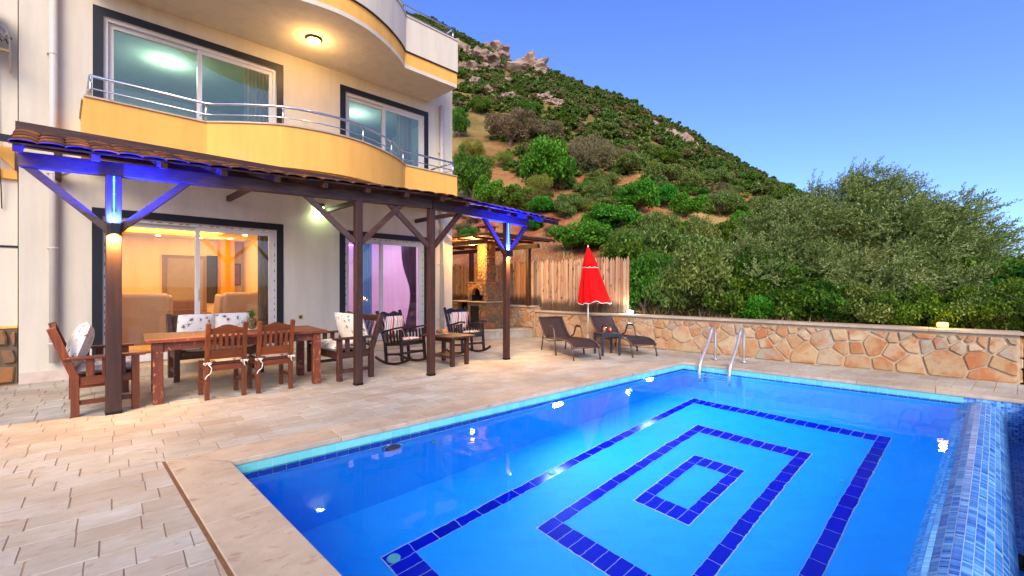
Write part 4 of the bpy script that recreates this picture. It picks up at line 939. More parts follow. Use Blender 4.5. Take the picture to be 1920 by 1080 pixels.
t = tag(MB().lathe([(.07, .0), (.075, .004), (.12, .010), (.125, .014), (.11, .012), (.02, .006)], 26).build('plate', MT['ceramic'], None, True), 'white plate under the pineapple', 'plate'); t.location = gp(472, 618, zt)+Vector((0, 0, .001))
# ---- rocking chairs (face local +Y)
def rocking_chair(label, loc, rz, tilt=R(6)):
    root = thing('rocking_chair', label, 'rocking chair', loc, rz); hw = .26
    Rr = 1.15; M4 = Matrix.Translation((0, 0, Rr)) @ Matrix.Rotation(tilt, 4, 'X') @ Matrix.Translation((0, 0, -Rr))
    def bl(q, name, mat, **k): q.v = [tuple(M4 @ Vector(p)) for p in q.v]; return q.build(name, MT[mat], root, **k)
    rk = lambda y: Rr-math.sqrt(Rr*Rr-y*y)
    for sx in (-1, 1):
        x = sx*hw; q = MB(); ys = [-.52+.98*i/16 for i in range(17)]
        v = []; f = []
        for y in ys:
            z = rk(y); v += [(x-.018, y, z), (x+.018, y, z), (x+.018, y, z+.045), (x-.018, y, z+.045)]
        for i in range(16):
            a = 4*i
            for k in range(4): f.append((a+k, a+(k+1) % 4, a+4+(k+1) % 4, a+4+k))
        f += [(3, 2, 1, 0), (64, 65, 66, 67)]; q.add(v, f); bl(q, 'rocker', 'rock_y', bevel=.004)
        q = MB(); q.box(x-.022, x+.022, .20, .245, rk(.22)+.04, .62); bl(q, 'leg', 'rock_z', bevel=.004)
        q = MB(); q.bar((x, -.22, rk(.22)+.04), (x, -.22, .40), .045, .045, (0, 1, 0)); q.bar((x, -.22, .40), (x, -.40, .98), .045, .045, (0, 1, 0), .008); bl(q, 'back_post', 'rock_z', bevel=.004)
        q = MB(); pts = [(x, -.33, .60), (x, -.1, .62), (x, .12, .645), (x, .30, .655), (x, .34, .635)]
        for a, b_ in zip(pts, pts[1:]): q.bar(a, b_, .06, .028, ext=.006)
        bl(q, 'armrest', 'rock_y', bevel=.004)
        for k in range(4):
            y = -.14+k*.09; q = MB(); q.box(x-.008, x+.008, y-.02, y+.02, .40, .61); bl(q, 'side_slat', 'rock_z', bevel=.002)
        q = MB(); q.box(x-.014, x+.014, -.196, .196, .34, .40); bl(q, 'side_rail', 'rock_y', bevel=.003); q = MB(); q.box(x-.012, x+.012, -.196, .196, .17, .21); bl(q, 'stretcher', 'rock_y', bevel=.003)
    q = MB(); q.box(-hw+.023, hw-.023, .205, .24, .33, .40); bl(q, 'front_rail', 'rock_x', bevel=.003)
    q = MB(); q.box(-hw+.023, hw-.023, .21, .235, .18, .22); bl(q, 'front_stretcher', 'rock_x', bevel=.003)
    q = MB(); q.box(-hw+.023, hw-.023, -.196, .2, .385, .402); bl(q, 'seat', 'rock_x')
    q = MB(); n = 14; v = []
    for i in range(n+1):
        x = -hw+.022+(2*hw-.044)*i/n; top = .955-.02*math.cos((i/n-.5)*4*math.pi)
        for y, z in ((-.408, top), (-.375, .85), (-.355, .85), (-.388, top)): v.append((x, y, z))
    f = []
    for i in range(n):
        a = 4*i
        for k in range(4): f.append((a+k, a+(k+1) % 4, a+4+(k+1) % 4, a+4+k))
    q.add(v, f+[(0, 1, 2, 3), (4*n+3, 4*n+2, 4*n+1, 4*n)]); bl(q, 'top_rail', 'rock_x', bevel=.003)
    for k in range(6):
        x = -.19+k*.076; q = MB(); q.bar((x, -.235, .42), (x, -.368, .86), .04, .012, (0, 1, 0)); bl(q, 'back_slat', 'rock_z', bevel=.002)
    q = MB(); pillow(q, .46, .46, .07, TR(0, 0, .435), 10, 5); bl(q, 'seat_cushion', 'stripe', smooth=True)
    q = MB(); pillow(q, .44, .46, .07, TR(0, -.268, .66, R(73.5)), 10, 5); bl(q, 'back_cushion', 'stripe', smooth=True)
    return root
rocking_chair('dark rocking chair with striped cushions beside the floral armchair', Vector((-2.02, 8.30, 0)), face_z((.80, -.60)))
rocking_chair('dark rocking chair with striped cushions behind the low table with fruit', Vector((-1.0, 9.55, 0)), face_z((.62, -.78)))
# ---- low table with shelf, fruit plate
cA, cB = gp(848, 687.5), gp(879, 684); e1 = Vector((-.58, .5, 0)).normalized(); e2 = Vector((e1.y, -e1.x, 0)); CT = cA+e1*.31+e2*.17
LT = thing('low_table', 'low brown wooden table with shelf between the rocking chairs', 'table', CT, math.atan2(e1.y, e1.x))
for sx in (-1, 1):
    for sy in (-1, 1): q = MB(); q.box(sx*.31-.032, sx*.31+.032, sy*.17-.032, sy*.17+.032, 0, .493); q.build('leg', MT['brown_z'], LT, bevel=.004)
for k in range(4): q = MB(); y0 = -.29+k*.145; q.box(-.43, .43, y0+.001, y0+.144, .495, .527); q.build('top_plank', MT['brown_x'], LT, bevel=.004)
q = MB(); q.box(-.30, .30, -.16, .16, .15, .172); q.build('shelf', MT['brown_x'], LT, bevel=.003)
for sy in (-1, 1): q = MB(); q.box(-.277, .277, sy*.175-.01, sy*.175+.01, .42, .494); q.build('apron', MT['brown_x'], LT, bevel=.002); q = MB(); q.box(-.277, .277, sy*.175-.01, sy*.175+.01, .13, .148); q.build('shelf_rail', MT['brown_x'], LT, bevel=.002)
fp = CT+Vector((-.12, .02, .528)); pl = tag(MB().lathe([(.06, .0), (.065, .004), (.12, .012), (.13, .016), (.115, .013), (.02, .006)], 26).build('plate', MT['ceramic'], None, True), 'white plate holding fruit on the low table', 'plate'); pl.location = fp
for k, (dx, dy, r_, col, nm, lab) in enumerate(((-.055, -.02, .042, (150, 16, 22), 'apple', 'dark red apple on the fruit plate'), (.0, -.035, .04, (40, 96, 30), 'apple', 'green apple on the fruit plate'), (.055, .0, .044, (236, 110, 20), 'orange', 'orange on the fruit plate'), (.0, .045, .042, (170, 30, 24), 'apple', 'bright red apple at the back of the fruit plate'))):
    a = thing(nm, lab, 'fruit', fp+Vector((dx, dy, .012))); q = MB(); q.lathe([(r_*.3, 0), (r_*.8, r_*.3), (r_, r_*.95), (r_*.85, r_*1.5), (r_*.4, r_*1.82), (r_*.08, r_*1.72)], 18); q.build('flesh', plain(nm+'_skin_%d' % k, col, .35, 0, .25, 30), a, True)
    q = MB(); q.tube([(0, 0, r_*1.7), (.004, .002, r_*2.05)], .003, 5); q.build('stem', MT['bark'], a)
# ---- sun loungers (local -Y head, +Y foot)
MT['bronze'] = plain('bronze_frame', (92, 70, 60), .4, .4)
def lounger(label, rear, front, wdt=.56):
    d = (front-rear); d.z = 0; d.normalize(); side_ = Vector((-d.y, d.x, 0)); c = rear+d*.79+side_*wdt/2
    t = thing('sun_lounger', label, 'sun lounger', c, face_z(d)); hw = wdt/2
    prof = [(-.98, .72), (-.93, .66), (-.80, .51), (-.66, .38), (-.56, .315), (-.45, .30), (-.2, .315), (.1, .335), (.38, .345), (.55, .335), (.68, .30), (.77, .24)]
    P = [[(x, y, z-.018*(1-(x/hw)**2)) for x in [(-hw+.015)+(2*hw-.03)*k/6 for k in range(7)]] for y, z in prof]
    q = MB(); q.grid(P); s_ = q.build('sling', MT['sling'], t, True, solid=.006)
    for sx in (-1, 1):
        x = sx*hw; q = MB(); q.tube([(x, y, z) for y, z in prof], .016, 8); q.build('side_tube', MT['bronze'], t, True)
        q = MB(); q.tube([(x, .60, .325), (x, .68, .30), (x, .735, .2), (x, .80, .0)], .016, 8); q.build('leg', MT['bronze'], t, True)
        q = MB(); q.tube([(x*1.02, -.70, .40), (x*1.02, -.72, .28), (x*1.02, -.79, 0)], .015, 8); q.build('leg', MT['bronze'], t, True)
        xx = sx*(hw+.035); q = MB(); q.tube([(x, -.52, .30), (xx, -.42, .36), (xx, -.34, .52), (xx, -.28, .56), (xx, -.12, .555), (xx, -.05, .51), (xx, .0, .3), (xx, .06, 0)], .017, 8); q.build('arm_loop', MT['bronze'], t, True)
        q = MB(); q.bar((xx, -.30, .575), (xx, -.10, .572), .045, .016); q.build('arm_pad', MT['bronze'], t, bevel=.005)
    for y, z in ((-.97, .712), (-.5, .29), (.1, .31), (.765, .235)): q = MB(); q.tube([(-hw, y, z), (hw, y, z)], .013, 8); q.build('cross_bar', MT['bronze'], t, True)
    q = MB(); q.tube([(-hw, -.74, .27), (-hw, -.4, .24), (hw, -.4, .24), (hw, -.74, .27)], .011, 8); q.build('rest_bar', MT['bronze'], t, True)
    return t
L1 = lounger('brown mesh sun lounger on the rocking chair side of the red parasol', gp(1016, 656), gp(1072.8, 676))
fl2 = gp(1183, 669.6); lounger('brown mesh sun lounger next to the stone wall behind the small dark table', fl2-Vector((.476, -1.44, 0)).normalized()*1.52, fl2)
ST = thing('side_table', 'small dark grey square table between the two loungers', 'table', gp(1127, 668)+Vector((.17, .24, 0)), R(14))
for sx in (-1, 1):
    for sy in (-1, 1): q = MB(); q.box(sx*.185-.02, sx*.185+.02, sy*.185-.02, sy*.185+.02, 0, .412); q.build('leg', MT['graphite'], ST, bevel=.004)
for k in range(5): q = MB(); x0 = -.21+k*.084; q.box(x0+.002, x0+.082, -.21, .21, .426, .445); q.build('top_slat', MT['graphite'], ST, bevel=.003)
q = MB()
for a in ((-.21, .21, -.21, -.185), (-.21, .21, .185, .21), (-.21, -.185, -.184, .184), (.185, .21, -.184, .184)): q.box(a[0], a[1], a[2], a[3], .385, .4255)
q.build('rim', MT['graphite'], ST, bevel=.003)
MT['clear'] = glass('clear_glass', (250, 250, 250))
for k, (dx, dy) in enumerate(((-.05, .03), (.07, .02))):
    g_ = thing('juice_glass', 'glass of orange juice on the small dark table', 'glass', ST.location+Vector((dx, dy, .446)), 0, 'glasses of juice between the loungers')
    q = MB(); q.lathe([(.03, .001), (.034, .003), (.038, .13)], 18); q.build('tumbler', MT['clear'], g_, True); q = MB(); q.lathe([(.028, .006), (.031, .008), (.034, .085), (.01, .086)], 18); q.build('juice', MT['juice'], g_, True)
# ---- closed red parasol
UM = thing('parasol', 'closed bright red parasol with white trim between the loungers', 'parasol', Vector((1.86, 11.10, 0)))
q = MB(); q.tube([(0, 0, 0), (0, 0, 2.34)], .019, 12); q.build('pole', MT['umbrella_pole'], UM, True)
q = MB(); q.lathe([(.22, 0), (.23, .02), (.21, .05), (.05, .07), (.03, .22), (.022, .225)], 24); q.build('base', MT['plinth'], UM, True)
q = MB(); q.lathe([(.012, 2.34), (.02, 2.36), (.022, 2.385), (.008, 2.41)], 12); q.build('finial', MT['trim'], UM, True)
NS = 64; hem = []; vent = []
def ur(z): 
    return np.interp(z, [1.0, 1.15, 1.85, 1.87, 2.2, 2.36], [.37, .335, .18, .195, .085, .022])
def upt(k, z):
    a = 2*math.pi*k/NS; fold = 1+(.20*(abs(math.cos(4*a+.3))-.6)+.06*math.cos(5*a+1.+z*2)+.05*math.sin(11*a+z*3))*min(1, (2.36-z)*1.2)
    r_ = ur(z)*fold; sh = .17*(2.36-z)/1.36
    zz = z+(.02*math.cos(8*a+.6)+.03*math.sin(3*a))*max(0, (1.4-z)/.4)
    return Vector((r_*math.cos(a)*1.0+sh, r_*math.sin(a)*.8, zz))
zs = [1.0, 1.06, 1.15, 1.3, 1.45, 1.6, 1.75, 1.845]; P = [[upt(k, z) for k in range(NS+1)] for z in zs]; q = MB(); q.grid(P); cn = q.build('canopy', MT['red_cloth'], UM, True, solid=.006)
zs = [1.86, 1.95, 2.05, 2.15, 2.25, 2.32, 2.36]; P = [[upt(k, z)*1.0 for k in range(NS+1)] for z in zs]; q = MB(); q.grid(P); q.build('vent_cap', MT['red_cloth'], cn, True, solid=.006)
q = MB(); q.tube([upt(k, 1.0) for k in range(NS)]+[upt(0, 1.0)], .008, 6); q.build('hem_trim', MT['trim'], cn, True); q = MB(); q.tube([upt(k, 1.86)+Vector((0, 0, .008*math.sin(k))) for k in range(NS)]+[upt(0, 1.86)], .007, 6); q.build('vent_trim', MT['trim'], cn, True)
# ---- pool ladder
f1_, f2_ = gp(1343, 675), gp(1392.8, 680); LD = thing('pool_ladder', 'chrome pool ladder with curved handrails at the far pool edge', 'ladder', (f1_+f2_)/2, math.atan2(FE.y, FE.x))
for sx in (-1, 1):
    x = sx*.25; q = MB(); pts = [(x, .0, .012), (x, 0, .3)]+[(x, -.12+.12*math.cos(a), .50+.12*math.sin(a)) for a in [R(10*i) for i in range(0, 16)]]+[(x, -.44, .32), (x, -.72, .10), (x, -.80, .0), (x, -.835, -.1), (x, -.84, -.35), (x, -.84, -.95)]
    q.tube(pts, .025, 12); q.build('handrail', MT['chrome'], LD, True); q = MB(); q.lathe([(.055, .002), (.06, .006), (.05, .018), (.026, .025)], 20, (x, 0, .011)); q.build('flange', MT['chrome'], LD, True)
for z in (-.18, -.42, -.66): q = MB(); q.box(-.25, .25, -.88, -.80, z-.012, z+.012); q.build('step', MT['steel'], LD, bevel=.005)
# ---- indoor furniture and curtains
MT['beige'] = fabric('beige_upholstery', (206, 176, 146)); MT['mauve'] = fabric('mauve_upholstery', (120, 92, 104))
def wingchair(label, loc, rz):
    t = thing('wing_armchair', label, 'armchair', loc, rz)
    q = MB(); q.box(-.36, .36, -.30, .34, .18, .46); q.build('seat', MT['beige'], t, bevel=.06, seg=4)
    q = MB(); q.bar((0, -.36, .2), (0, -.46, 1.12), .78, .17, (0, 1, 0)); q.build('backrest', MT['beige'], t, bevel=.07, seg=4)
    for sx in (-1, 1):
        q = MB(); q.box(sx*.40-.075, sx*.40+.075, -.32, .36, .16, .62); q.build('armrest', MT['beige'], t, bevel=.07, seg=4)
        q = MB(); q.bar((sx*.41, -.28, .55), (sx*.40, -.36, 1.08), .09, .24, (0, 1, 0)); q.build('wing', MT['beige'], t, bevel=.04, seg=3)
        for sy in (-.26, .28): q = MB(); q.lathe([(.018, 0), (.028, .19), (.02, .195)], 10, (sx*.32, sy, 0)); q.build('leg', MT['rock_z'], t, True)
    return t
wingchair('beige wing armchair seen from behind near the amber post through the patio door', hl(1.45, -1.25, .155), face_z(-NV)); wingchair('beige wing armchair beside the ochre pillar inside the living room', hl(3.0, -1.6, .155), face_z((-.9, .5)))
t = thing('sofa', 'mauve sofa against the back of the living room', 'sofa', hl(1.9, -3.6, .155), face_z(NV))
q = MB(); q.box(-.95, .95, -.4, .4, .12, .42); q.build('seat', MT['mauve'], t, bevel=.05, seg=3); q = MB(); q.bar((0, -.38, .2), (0, -.46, .92), 1.9, .18, (0, 1, 0)); q.build('backrest', MT['mauve'], t, bevel=.06, seg=3)
for sx in (-1, 1): q = MB(); q.box(sx*1.02-.09, sx*1.02+.09, -.42, .4, .1, .62); q.build('armrest', MT['mauve'], t, bevel=.05, seg=3)
def picture(lab, s, o, z, w, h, col, rz=R(45)):
    t = thing('picture', lab, 'picture', hl(s, o, z), rz); q = MB(); q.box(-w/2, w/2, -.03, 0, -h/2, h/2); q.build('canvas', plain('print_'+str(int(s*100)), col, .6, 0, .5, 6), t, bevel=.004); q = MB(); e = .02
    for a in ((-w/2-e, w/2+e, h/2, h/2+e), (-w/2-e, w/2+e, -h/2-e, -h/2), (-w/2-e, -w/2, -h/2, h/2), (w/2, w/2+e, -h/2, h/2)): q.box(a[0], a[1], -.035, 0, a[2], a[3])
    q.build('frame', MT['rock_x'], t)
picture('small brown picture on the living room back wall left of the inner door', .75, -5.597, 1.75, .45, .6, (150, 92, 60)); picture('tall dark mirror on the wall beside the inner door', 3.48, -5.597, 1.6, .22, 1.3, (46, 40, 52)); picture('small picture on the ochre lit wall past the pillar', 4.08, -5.597, 1.75, .2, .6, (140, 84, 44))
def curtain(lab, s0, s1, o, z0, z1, mat, tie=None, group=None, hem=None):
    t = thing('curtain', lab, 'curtain', hl((s0+s1)/2, o, z0), R(45), group); w = s1-s0; h = z1-z0; nx, nz = 40, 14; P = []
    for i in range(nx+1):
        r_ = []
        for j in range(nz+1):
            z = h*j/nz; k = 1.
            if tie: k = 1-.62*math.exp(-((z-tie)/.55)**2) if z > tie else 1-.62*math.exp(-((z-tie)/.9)**2)
            a = -w/2+w*i/nx; x = (a-(w/2 if tie else 0))*k+(w/2 if tie else 0); r_.append((x, .03*math.sin(i/nx*2*math.pi*7)*(.6+.4*k)+.01*math.sin(i*1.7), z))
        P.append(r_)
    q = MB(); q.grid(P); q.build('drape', mat, t, True)
    q = MB(); q.tube([(-w/2-.05, 0, h+.01), (w/2+.05, 0, h+.01)], .012, 8); q.build('rod', MT['steel'], t, True)
    if tie: q = MB(); q.lathe([(.05, -.04), (.055, 0), (.05, .04)], 14, (w/2-.16*w, 0, tie)); q.build('tieback', MT['mauve'], t, True)
def drape_mat(name, col):
    m = fabric(name, col); nt = m.node_tree; b = nt.nodes['Principled BSDF']; out = nt.nodes['Material Output']; t_ = nd(nt, 'ShaderNodeBsdfTranslucent', {'Color': lin(col)})
    nt.links.new(nd(nt, 'ShaderNodeMixShader', {0: .5, 1: b.outputs[0], 2: t_.outputs[0]}).outputs[0], out.inputs[0]); return m
MT['cur_grey'] = drape_mat('grey_blue_curtain', (120, 128, 140)); MT['cur_blue'] = drape_mat('teal_blue_curtain', (120, 176, 206)); MT['cur_purple'] = drape_mat('purple_grey_curtain', (112, 88, 110)); MT['sheer'] = drape_mat('sheer_white_curtain', (224, 216, 196))
curtain('grey curtain at the side of the living room patio door', 3.18, 3.42, -.32, .17, 2.62, MT['cur_grey'])
curtain('teal curtain hanging inside the violet lit patio door', 5.25, 5.62, -.36, .17, 2.62, MT['cur_blue']); curtain('purple tied back curtain at the side of the violet lit patio door', 6.42, 6.84, -.36, .17, 2.62, MT['cur_purple'], 1.05)
curtain('cream curtain behind the large upstairs glass door', 2.95, 3.42, -.36, 3.44, 5.72, MT['sheer']); curtain('white curtain behind the smaller upstairs glass door, on the ceiling lamp side', 4.82, 5.05, -.36, 3.44, 5.72, MT['sheer']); curtain('white curtain behind the smaller upstairs glass door, next to the rain pipe side', 6.3, 6.7, -.36, 3.44, 5.72, MT['sheer'])
# kitchen inside: back windows, unit, fridge
for x0 in (4.75, 5.65):
    q = MB()
    for a in ((x0, x0+.06, 1.05, 2.25), (x0+.5, x0+.56, 1.05, 2.25), (x0+.06, x0+.5, 2.19, 2.25), (x0+.06, x0+.5, 1.05, 1.11)): q.box(a[0], a[1], 4.34, 4.398, a[2], a[3])
    w_ = q.build('inner_window', MT['upvc'], HOUSE, bevel=.003); q = MB(); q.box(x0+.061, x0+.499, 4.37, 4.39, 1.111, 2.189); q.build('blind', plain('tan_blind', (190, 150, 100), .7), w_)
# ================================================================ STONE WALL, FENCE, OUTDOOR KITCHEN
from mathutils import noise as mn
WANG = math.atan2(WD.y, WD.x)
SW = thing('stone_wall', 'low boundary wall of warm irregular flagstones behind the pool', 'wall', WALL0, WANG); WLEN = (WALL1-WALL0).length
ZT = .70
q = MB(); q.box(0, WLEN, .0, .30, -.1, ZT); q.box(-4.9, -.001, .0, .30, .0, .82); q.build('core', MT['mortar'], SW)
def voronoi(x0, x1, z0, z1, rad, seed, tries=6000):
    r_ = random.Random(seed); S = []
    for _ in range(tries):
        p = (r_.uniform(x0, x1), z0+(z1-z0)*r_.random()); rr = rad((p[1]-z0)/(z1-z0))*r_.uniform(.38, 1.4)
        if all(math.hypot(p[0]-a, (p[1]-b)*1.25) > (rr+c)/2 for a, b, c in S): S.append((p[0], p[1], rr))
    out = []
    for i, (a, b, c) in enumerate(S):
        poly = [(x0, z0), (x1, z0), (x1, z1), (x0, z1)]
        for j, (d, e, f) in enumerate(S):
            if i == j or abs(d-a) > 1.2: continue
            w = .5+.22*(c-f)/(c+f); m_ = (a+(d-a)*w, b+(e-b)*w); poly = clip(poly, m_, (a-d, b-e))
            if len(poly) < 3: break
        if len(poly) >= 3: out.append(poly)
    return out
def stone_obj(poly, parent, mat, place, rs, gap=.012, depth=.024, name='stone'):
    p = dedupe(inset(poly, gap*rs.uniform(.5, 1.4)), .012)
    if len(p) < 3 or parea(p) < .0012: return
    # chip the corners for a broken outline
    q = []
    for i in range(len(p)):
        a, b, c = p[i-1], p[i], p[(i+1) % len(p)]; k = rs.uniform(.04, .12)
        q += [(b[0]+(a[0]-b[0])*k, b[1]+(a[1]-b[1])*k), (b[0]+(c[0]-b[0])*k, b[1]+(c[1]-b[1])*k)]
    p = dedupe(q, .006); n = len(p); cx = sum(a[0] for a in p)/n; cz = sum(a[1] for a in p)/n; d = depth*rs.uniform(.6, 1.5); jit = lambda: rs.uniform(-.004, .004)
    tx_, tz_ = rs.uniform(-.02, .02), rs.uniform(-.02, .02)
    sz = max(.05, math.sqrt(parea(p))); k = 1-min(.2, .016/sz)
    v = [place(a, b, -.01) for a, b in p]+[place(a+jit(), b+jit(), d*.6) for a, b in p]+[place(cx+(a-cx)*k, cz+(b-cz)*k, d+(a-cx)*tx_+(b-cz)*tz_+jit()*.5) for a, b in p]+[place(cx, cz, d+rs.uniform(0, .006))]
    b_ = MB(); b_.add(v, [(i, (i+1) % n, n+(i+1) % n, n+i) for i in range(n)]+[(n+i, n+(i+1) % n, 2*n+(i+1) % n, 2*n+i) for i in range(n)]+[(2*n+i, 2*n+(i+1) % n, 3*n) for i in range(n)])
    b_.build(name, mat, parent)
rs = random.Random(21)
for poly in voronoi(.01, WLEN-.01, .005, ZT-.03, lambda h: .56-.38*h, 11): stone_obj(poly, SW, MT['flag'], lambda a, b, d: (a, -d, b), rs, .014)
for poly in voronoi(-2.4, -.01, .25, .80, lambda h: .30-.12*h, 12): stone_obj(poly, SW, MT['flag'], lambda a, b, d: (a, -d, b), rs, .012)
for poly in voronoi(.01, .29, .005, ZT-.03, lambda h: .26, 13, 800): stone_obj(poly, SW, MT['flag'], lambda a, b, d: (WLEN+d, a, b), rs, .012)
n = 9
for k in range(n):
    a, c = -.03+(WLEN+.07)*k/n+.0015, -.03+(WLEN+.07)*(k+1)/n-.0015; q = MB(); q.box(a, c, -.055, .335, ZT+.001, ZT+.045); q.build('wall_cap', MT['coping'], SW, bevel=.006)
for k in range(3): a, c = -4.9+1.62*k, -4.9+1.62*(k+1)-.003; q = MB(); q.box(a, c, -.05, .335, .821, .865); q.build('wall_cap', MT['coping'], SW, bevel=.006)
q = MB(); q.box(-.05, .0, -.03, .33, .0, .82); q.build('step_end', MT['flag'], SW)
# fence of pointed boards
FN = thing('picket_fence', 'fence of weathered pointed wooden boards standing on the stone wall', 'fence', WALL0, WANG)
rf = random.Random(4)
def picket_obj(x, z0, z1, w):
    q = MB(); y = .17+rf.uniform(-.006, .006); t = .022; zt_ = z1+rf.uniform(-.03, .03); tp = .085+rf.uniform(-.02, .03); ms = rf.uniform(-.015, .015); ln = rf.uniform(-.02, .02)
    pr = [(x-w/2, z0), (x+w/2, z0), (x+w/2+ln, zt_-tp), (x+ms+ln, zt_), (x-w/2+ln, zt_-tp)]; n = 5
    q.add([(a, y, b-z0) for a, b in pr]+[(a, y+t, b-z0) for a, b in pr], [tuple(range(n)), tuple(range(2*n-1, n-1, -1))]+[(i, n+i, n+(i+1) % n, (i+1) % n) for i in range(n)])
    o = q.build('picket', MT['picket'], FN, bevel=.003, seg=1); o.location = (0, 0, z0)
x = -4.6
while x < 2.70:
    w = rf.uniform(.062, .092); z0 = .87 if x < -.03 else .75
    picket_obj(x+w/2, z0, 2.13-.02*max(0, x)/2.7, w-.004); x += w+rf.uniform(.004, .014)
for z in (1.1, 1.85): q = MB(); q.box(-4.6, 2.7, .2, .24, z-.035, z+.035); q.build('fence_rail', MT['brown_x'], FN)
for x in (-4.5, -2.6, -.6, .9, 2.62): q = MB(); q.box(x-.04, x+.04, .24, .31, .6, 2.0); q.build('fence_post', MT['brown_z'], FN)
# raised kitchen platform
KP = thing('kitchen_platform', 'raised paved step in front of the stone oven', 'platform', (0, 0, 0))
pl_ = [xy(hl(7.735, .55)), xy(hl(8.15, .62)), xy(hl(9.63, 1.16)), xy(hl(9.60, -4)), xy(hl(7.735, -4))]
q = MB(); q.prism(pl_, 0, .215); q.build('platform_body', MT['joint'], KP)
rk_ = random.Random(8); edge = [Vector(hl(7.735, .55)), Vector(hl(8.15, .62)), Vector(hl(9.63, 1.16))]
pos = 0; segL = (edge[2]-edge[1]).length
ed = (edge[2]-edge[1]).normalized(); en = Vector((ed.y, -ed.x, 0)); st = edge[1]-ed*.55; Lx = segL+.5; k = 0; xx = 0
while xx < Lx-.1:
    L = min(rk_.uniform(.3, .46), Lx-xx); a = st+ed*(xx+.003); c = st+ed*(xx+L-.003)
    q = MB(); q.prism([xy(a+en*.012), xy(c+en*.012), xy(c-en*.03), xy(a-en*.03)], .002, .213); q.build('riser_block', MT['paver'], KP, bevel=.006)
    q = MB(); q.prism([xy(a+en*.022), xy(c+en*.022), xy(c-en*.4), xy(a-en*.4)], .216, .245+rk_.uniform(-.003, .003)); q.build('tread_slab', MT['paver'], KP, bevel=.006); xx += L
# oven
OV = thing('stone_oven', 'stone barbecue oven with arched mouth and tall chimney beside the house', 'oven', A0, R(45))
def lv(s, o, z): return (s, -o, z)
SX0, SX1, O0, O1 = 8.55, 9.2, -.38, .40
q = MB(); q.box(SX0, SX1, -O1, -O0, .2, .96); q.build('base', MT['mortar_dk'], OV)
q = MB(); zc0 = .99; q.box(SX0+.02, SX1, -O1, -O1+.16, zc0, 1.53); q.box(SX0+.02, SX1, -O0-.16, -O0, zc0, 1.53); q.box(SX0+.02, SX1, -O1+.16, -O0-.16, 1.36, 1.53); q.box(SX1-.08, SX1, -O1+.16, -O0-.16, zc0, 1.36); q.build('oven_block', MT['mortar_dk'], OV)
q = MB(); q.box(SX0-.06, SX1+.02, -O1-.04, -O0+.9, .961, .989); q.build('worktop', MT['mortar'], OV, bevel=.006)
# arch ring of stones round the mouth, on the face toward the house (-x)
ac = -(O0+O1)/2
for k in range(9):
    a0, a1 = math.pi*k/9+.02, math.pi*(k+1)/9-.02; q = MB(); P = []
    for xx_ in (SX0-.035, SX0+.10): P += [(xx_, ac+math.cos(a)*rr, 1.16+math.sin(a)*rr*1.05) for rr in (.185, .29) for a in (a0, a1)]
    q.add(P, [(0, 1, 3, 2), (4, 6, 7, 5), (0, 2, 6, 4), (1, 5, 7, 3), (2, 3, 7, 6), (0, 4, 5, 1)]); q.build('arch_stone', MT['stone_grey'], OV, bevel=.006)
q = MB(); q.box(SX0+.3, SX0+.32, -O1+.165, -O0-.165, .99, 1.36); q.build('oven_cavity', MT['soot_and_shade'], OV)
q = MB(); q.box(SX0+.021, SX0+.30, -O1+.161, -O1+.168, .991, 1.359); q.box(SX0+.021, SX0+.30, -O0-.168, -O0-.161, .991, 1.359); q.box(SX0+.021, SX0+.3, -O1+.169, -O0-.169, 1.352, 1.359); q.build('oven_lining', MT['soot_and_shade'], OV)
ro = random.Random(31)
def facing(x0, x1, z0, z1, place, seed, size=.17, name='stone', hole=None):
    for poly in voronoi(x0, x1, z0, z1, lambda h: size, seed, 1500):
        cx = sum(a[0] for a in poly)/len(poly); cz = sum(a[1] for a in poly)/len(poly)
        if hole and hole(cx, cz): continue
        stone_obj(poly, OV, MT['stone_grey'], place, ro, .008, .016, name)
fx = lambda X: (lambda a, b, d: (X-d, a, b)); fy = lambda Y: (lambda a, b, d: (a, Y-d, b))
arch_hole = lambda y, z: math.hypot(y-ac, max(0, z-1.16)) < .27 and z < 1.5
facing(-O1, -O0, 1.0, 1.53, fx(SX0+.02), 41, .15, 'stone', arch_hole); facing(SX0+.02, SX1, 1.0, 1.53, fy(-O1), 42, .16)
facing(SX0, SX1, .25, .955, fy(-O1), 43, .2); facing(-O1, -O1+.28, .25, .955, fx(SX0), 44, .17); facing(-O0-.12, -O0, .25, .955, fx(SX0), 45, .14)
q = MB(); q.box(SX0-.004, SX0-.001, -O1+.29, -O0-.13, .26, .86); q.build('fuel_niche_shade', MT['soot_and_shade'], OV)  # flat dark sheet painting the shade of a fuel opening
# counter toward the back with a dark opening
q = MB(); q.box(8.9, 9.5, -O0+.001, -O0+.12, .2, .96); q.box(8.9, 9.5, -O0+.75, -O0+.88, .2, .96); q.box(9.42, 9.5, -O0+.12, -O0+.75, .2, .96); q.build('counter', MT['stone_grey'], OV)
q = MB(); q.box(8.95, 9.41, -O0+.125, -O0+.745, .23, .95); q.build('counter_niche_shade', MT['soot_and_shade'], OV)  # dark block filling the counter opening, painted in place of its shade
# chimney
CX0, CX1, CY0, CY1 = 8.72, 9.08, -.20, .14
q = MB(); q.box(CX0, CX1, CY0, CY1, 1.531, 2.9); ch = q.build('chimney', MT['mortar_dk'], OV)
facing(CY0, CY1, 1.55, 2.88, fx(CX0), 46, .16); facing(CX0, CX1, 1.55, 2.88, fy(CY0), 47, .16)
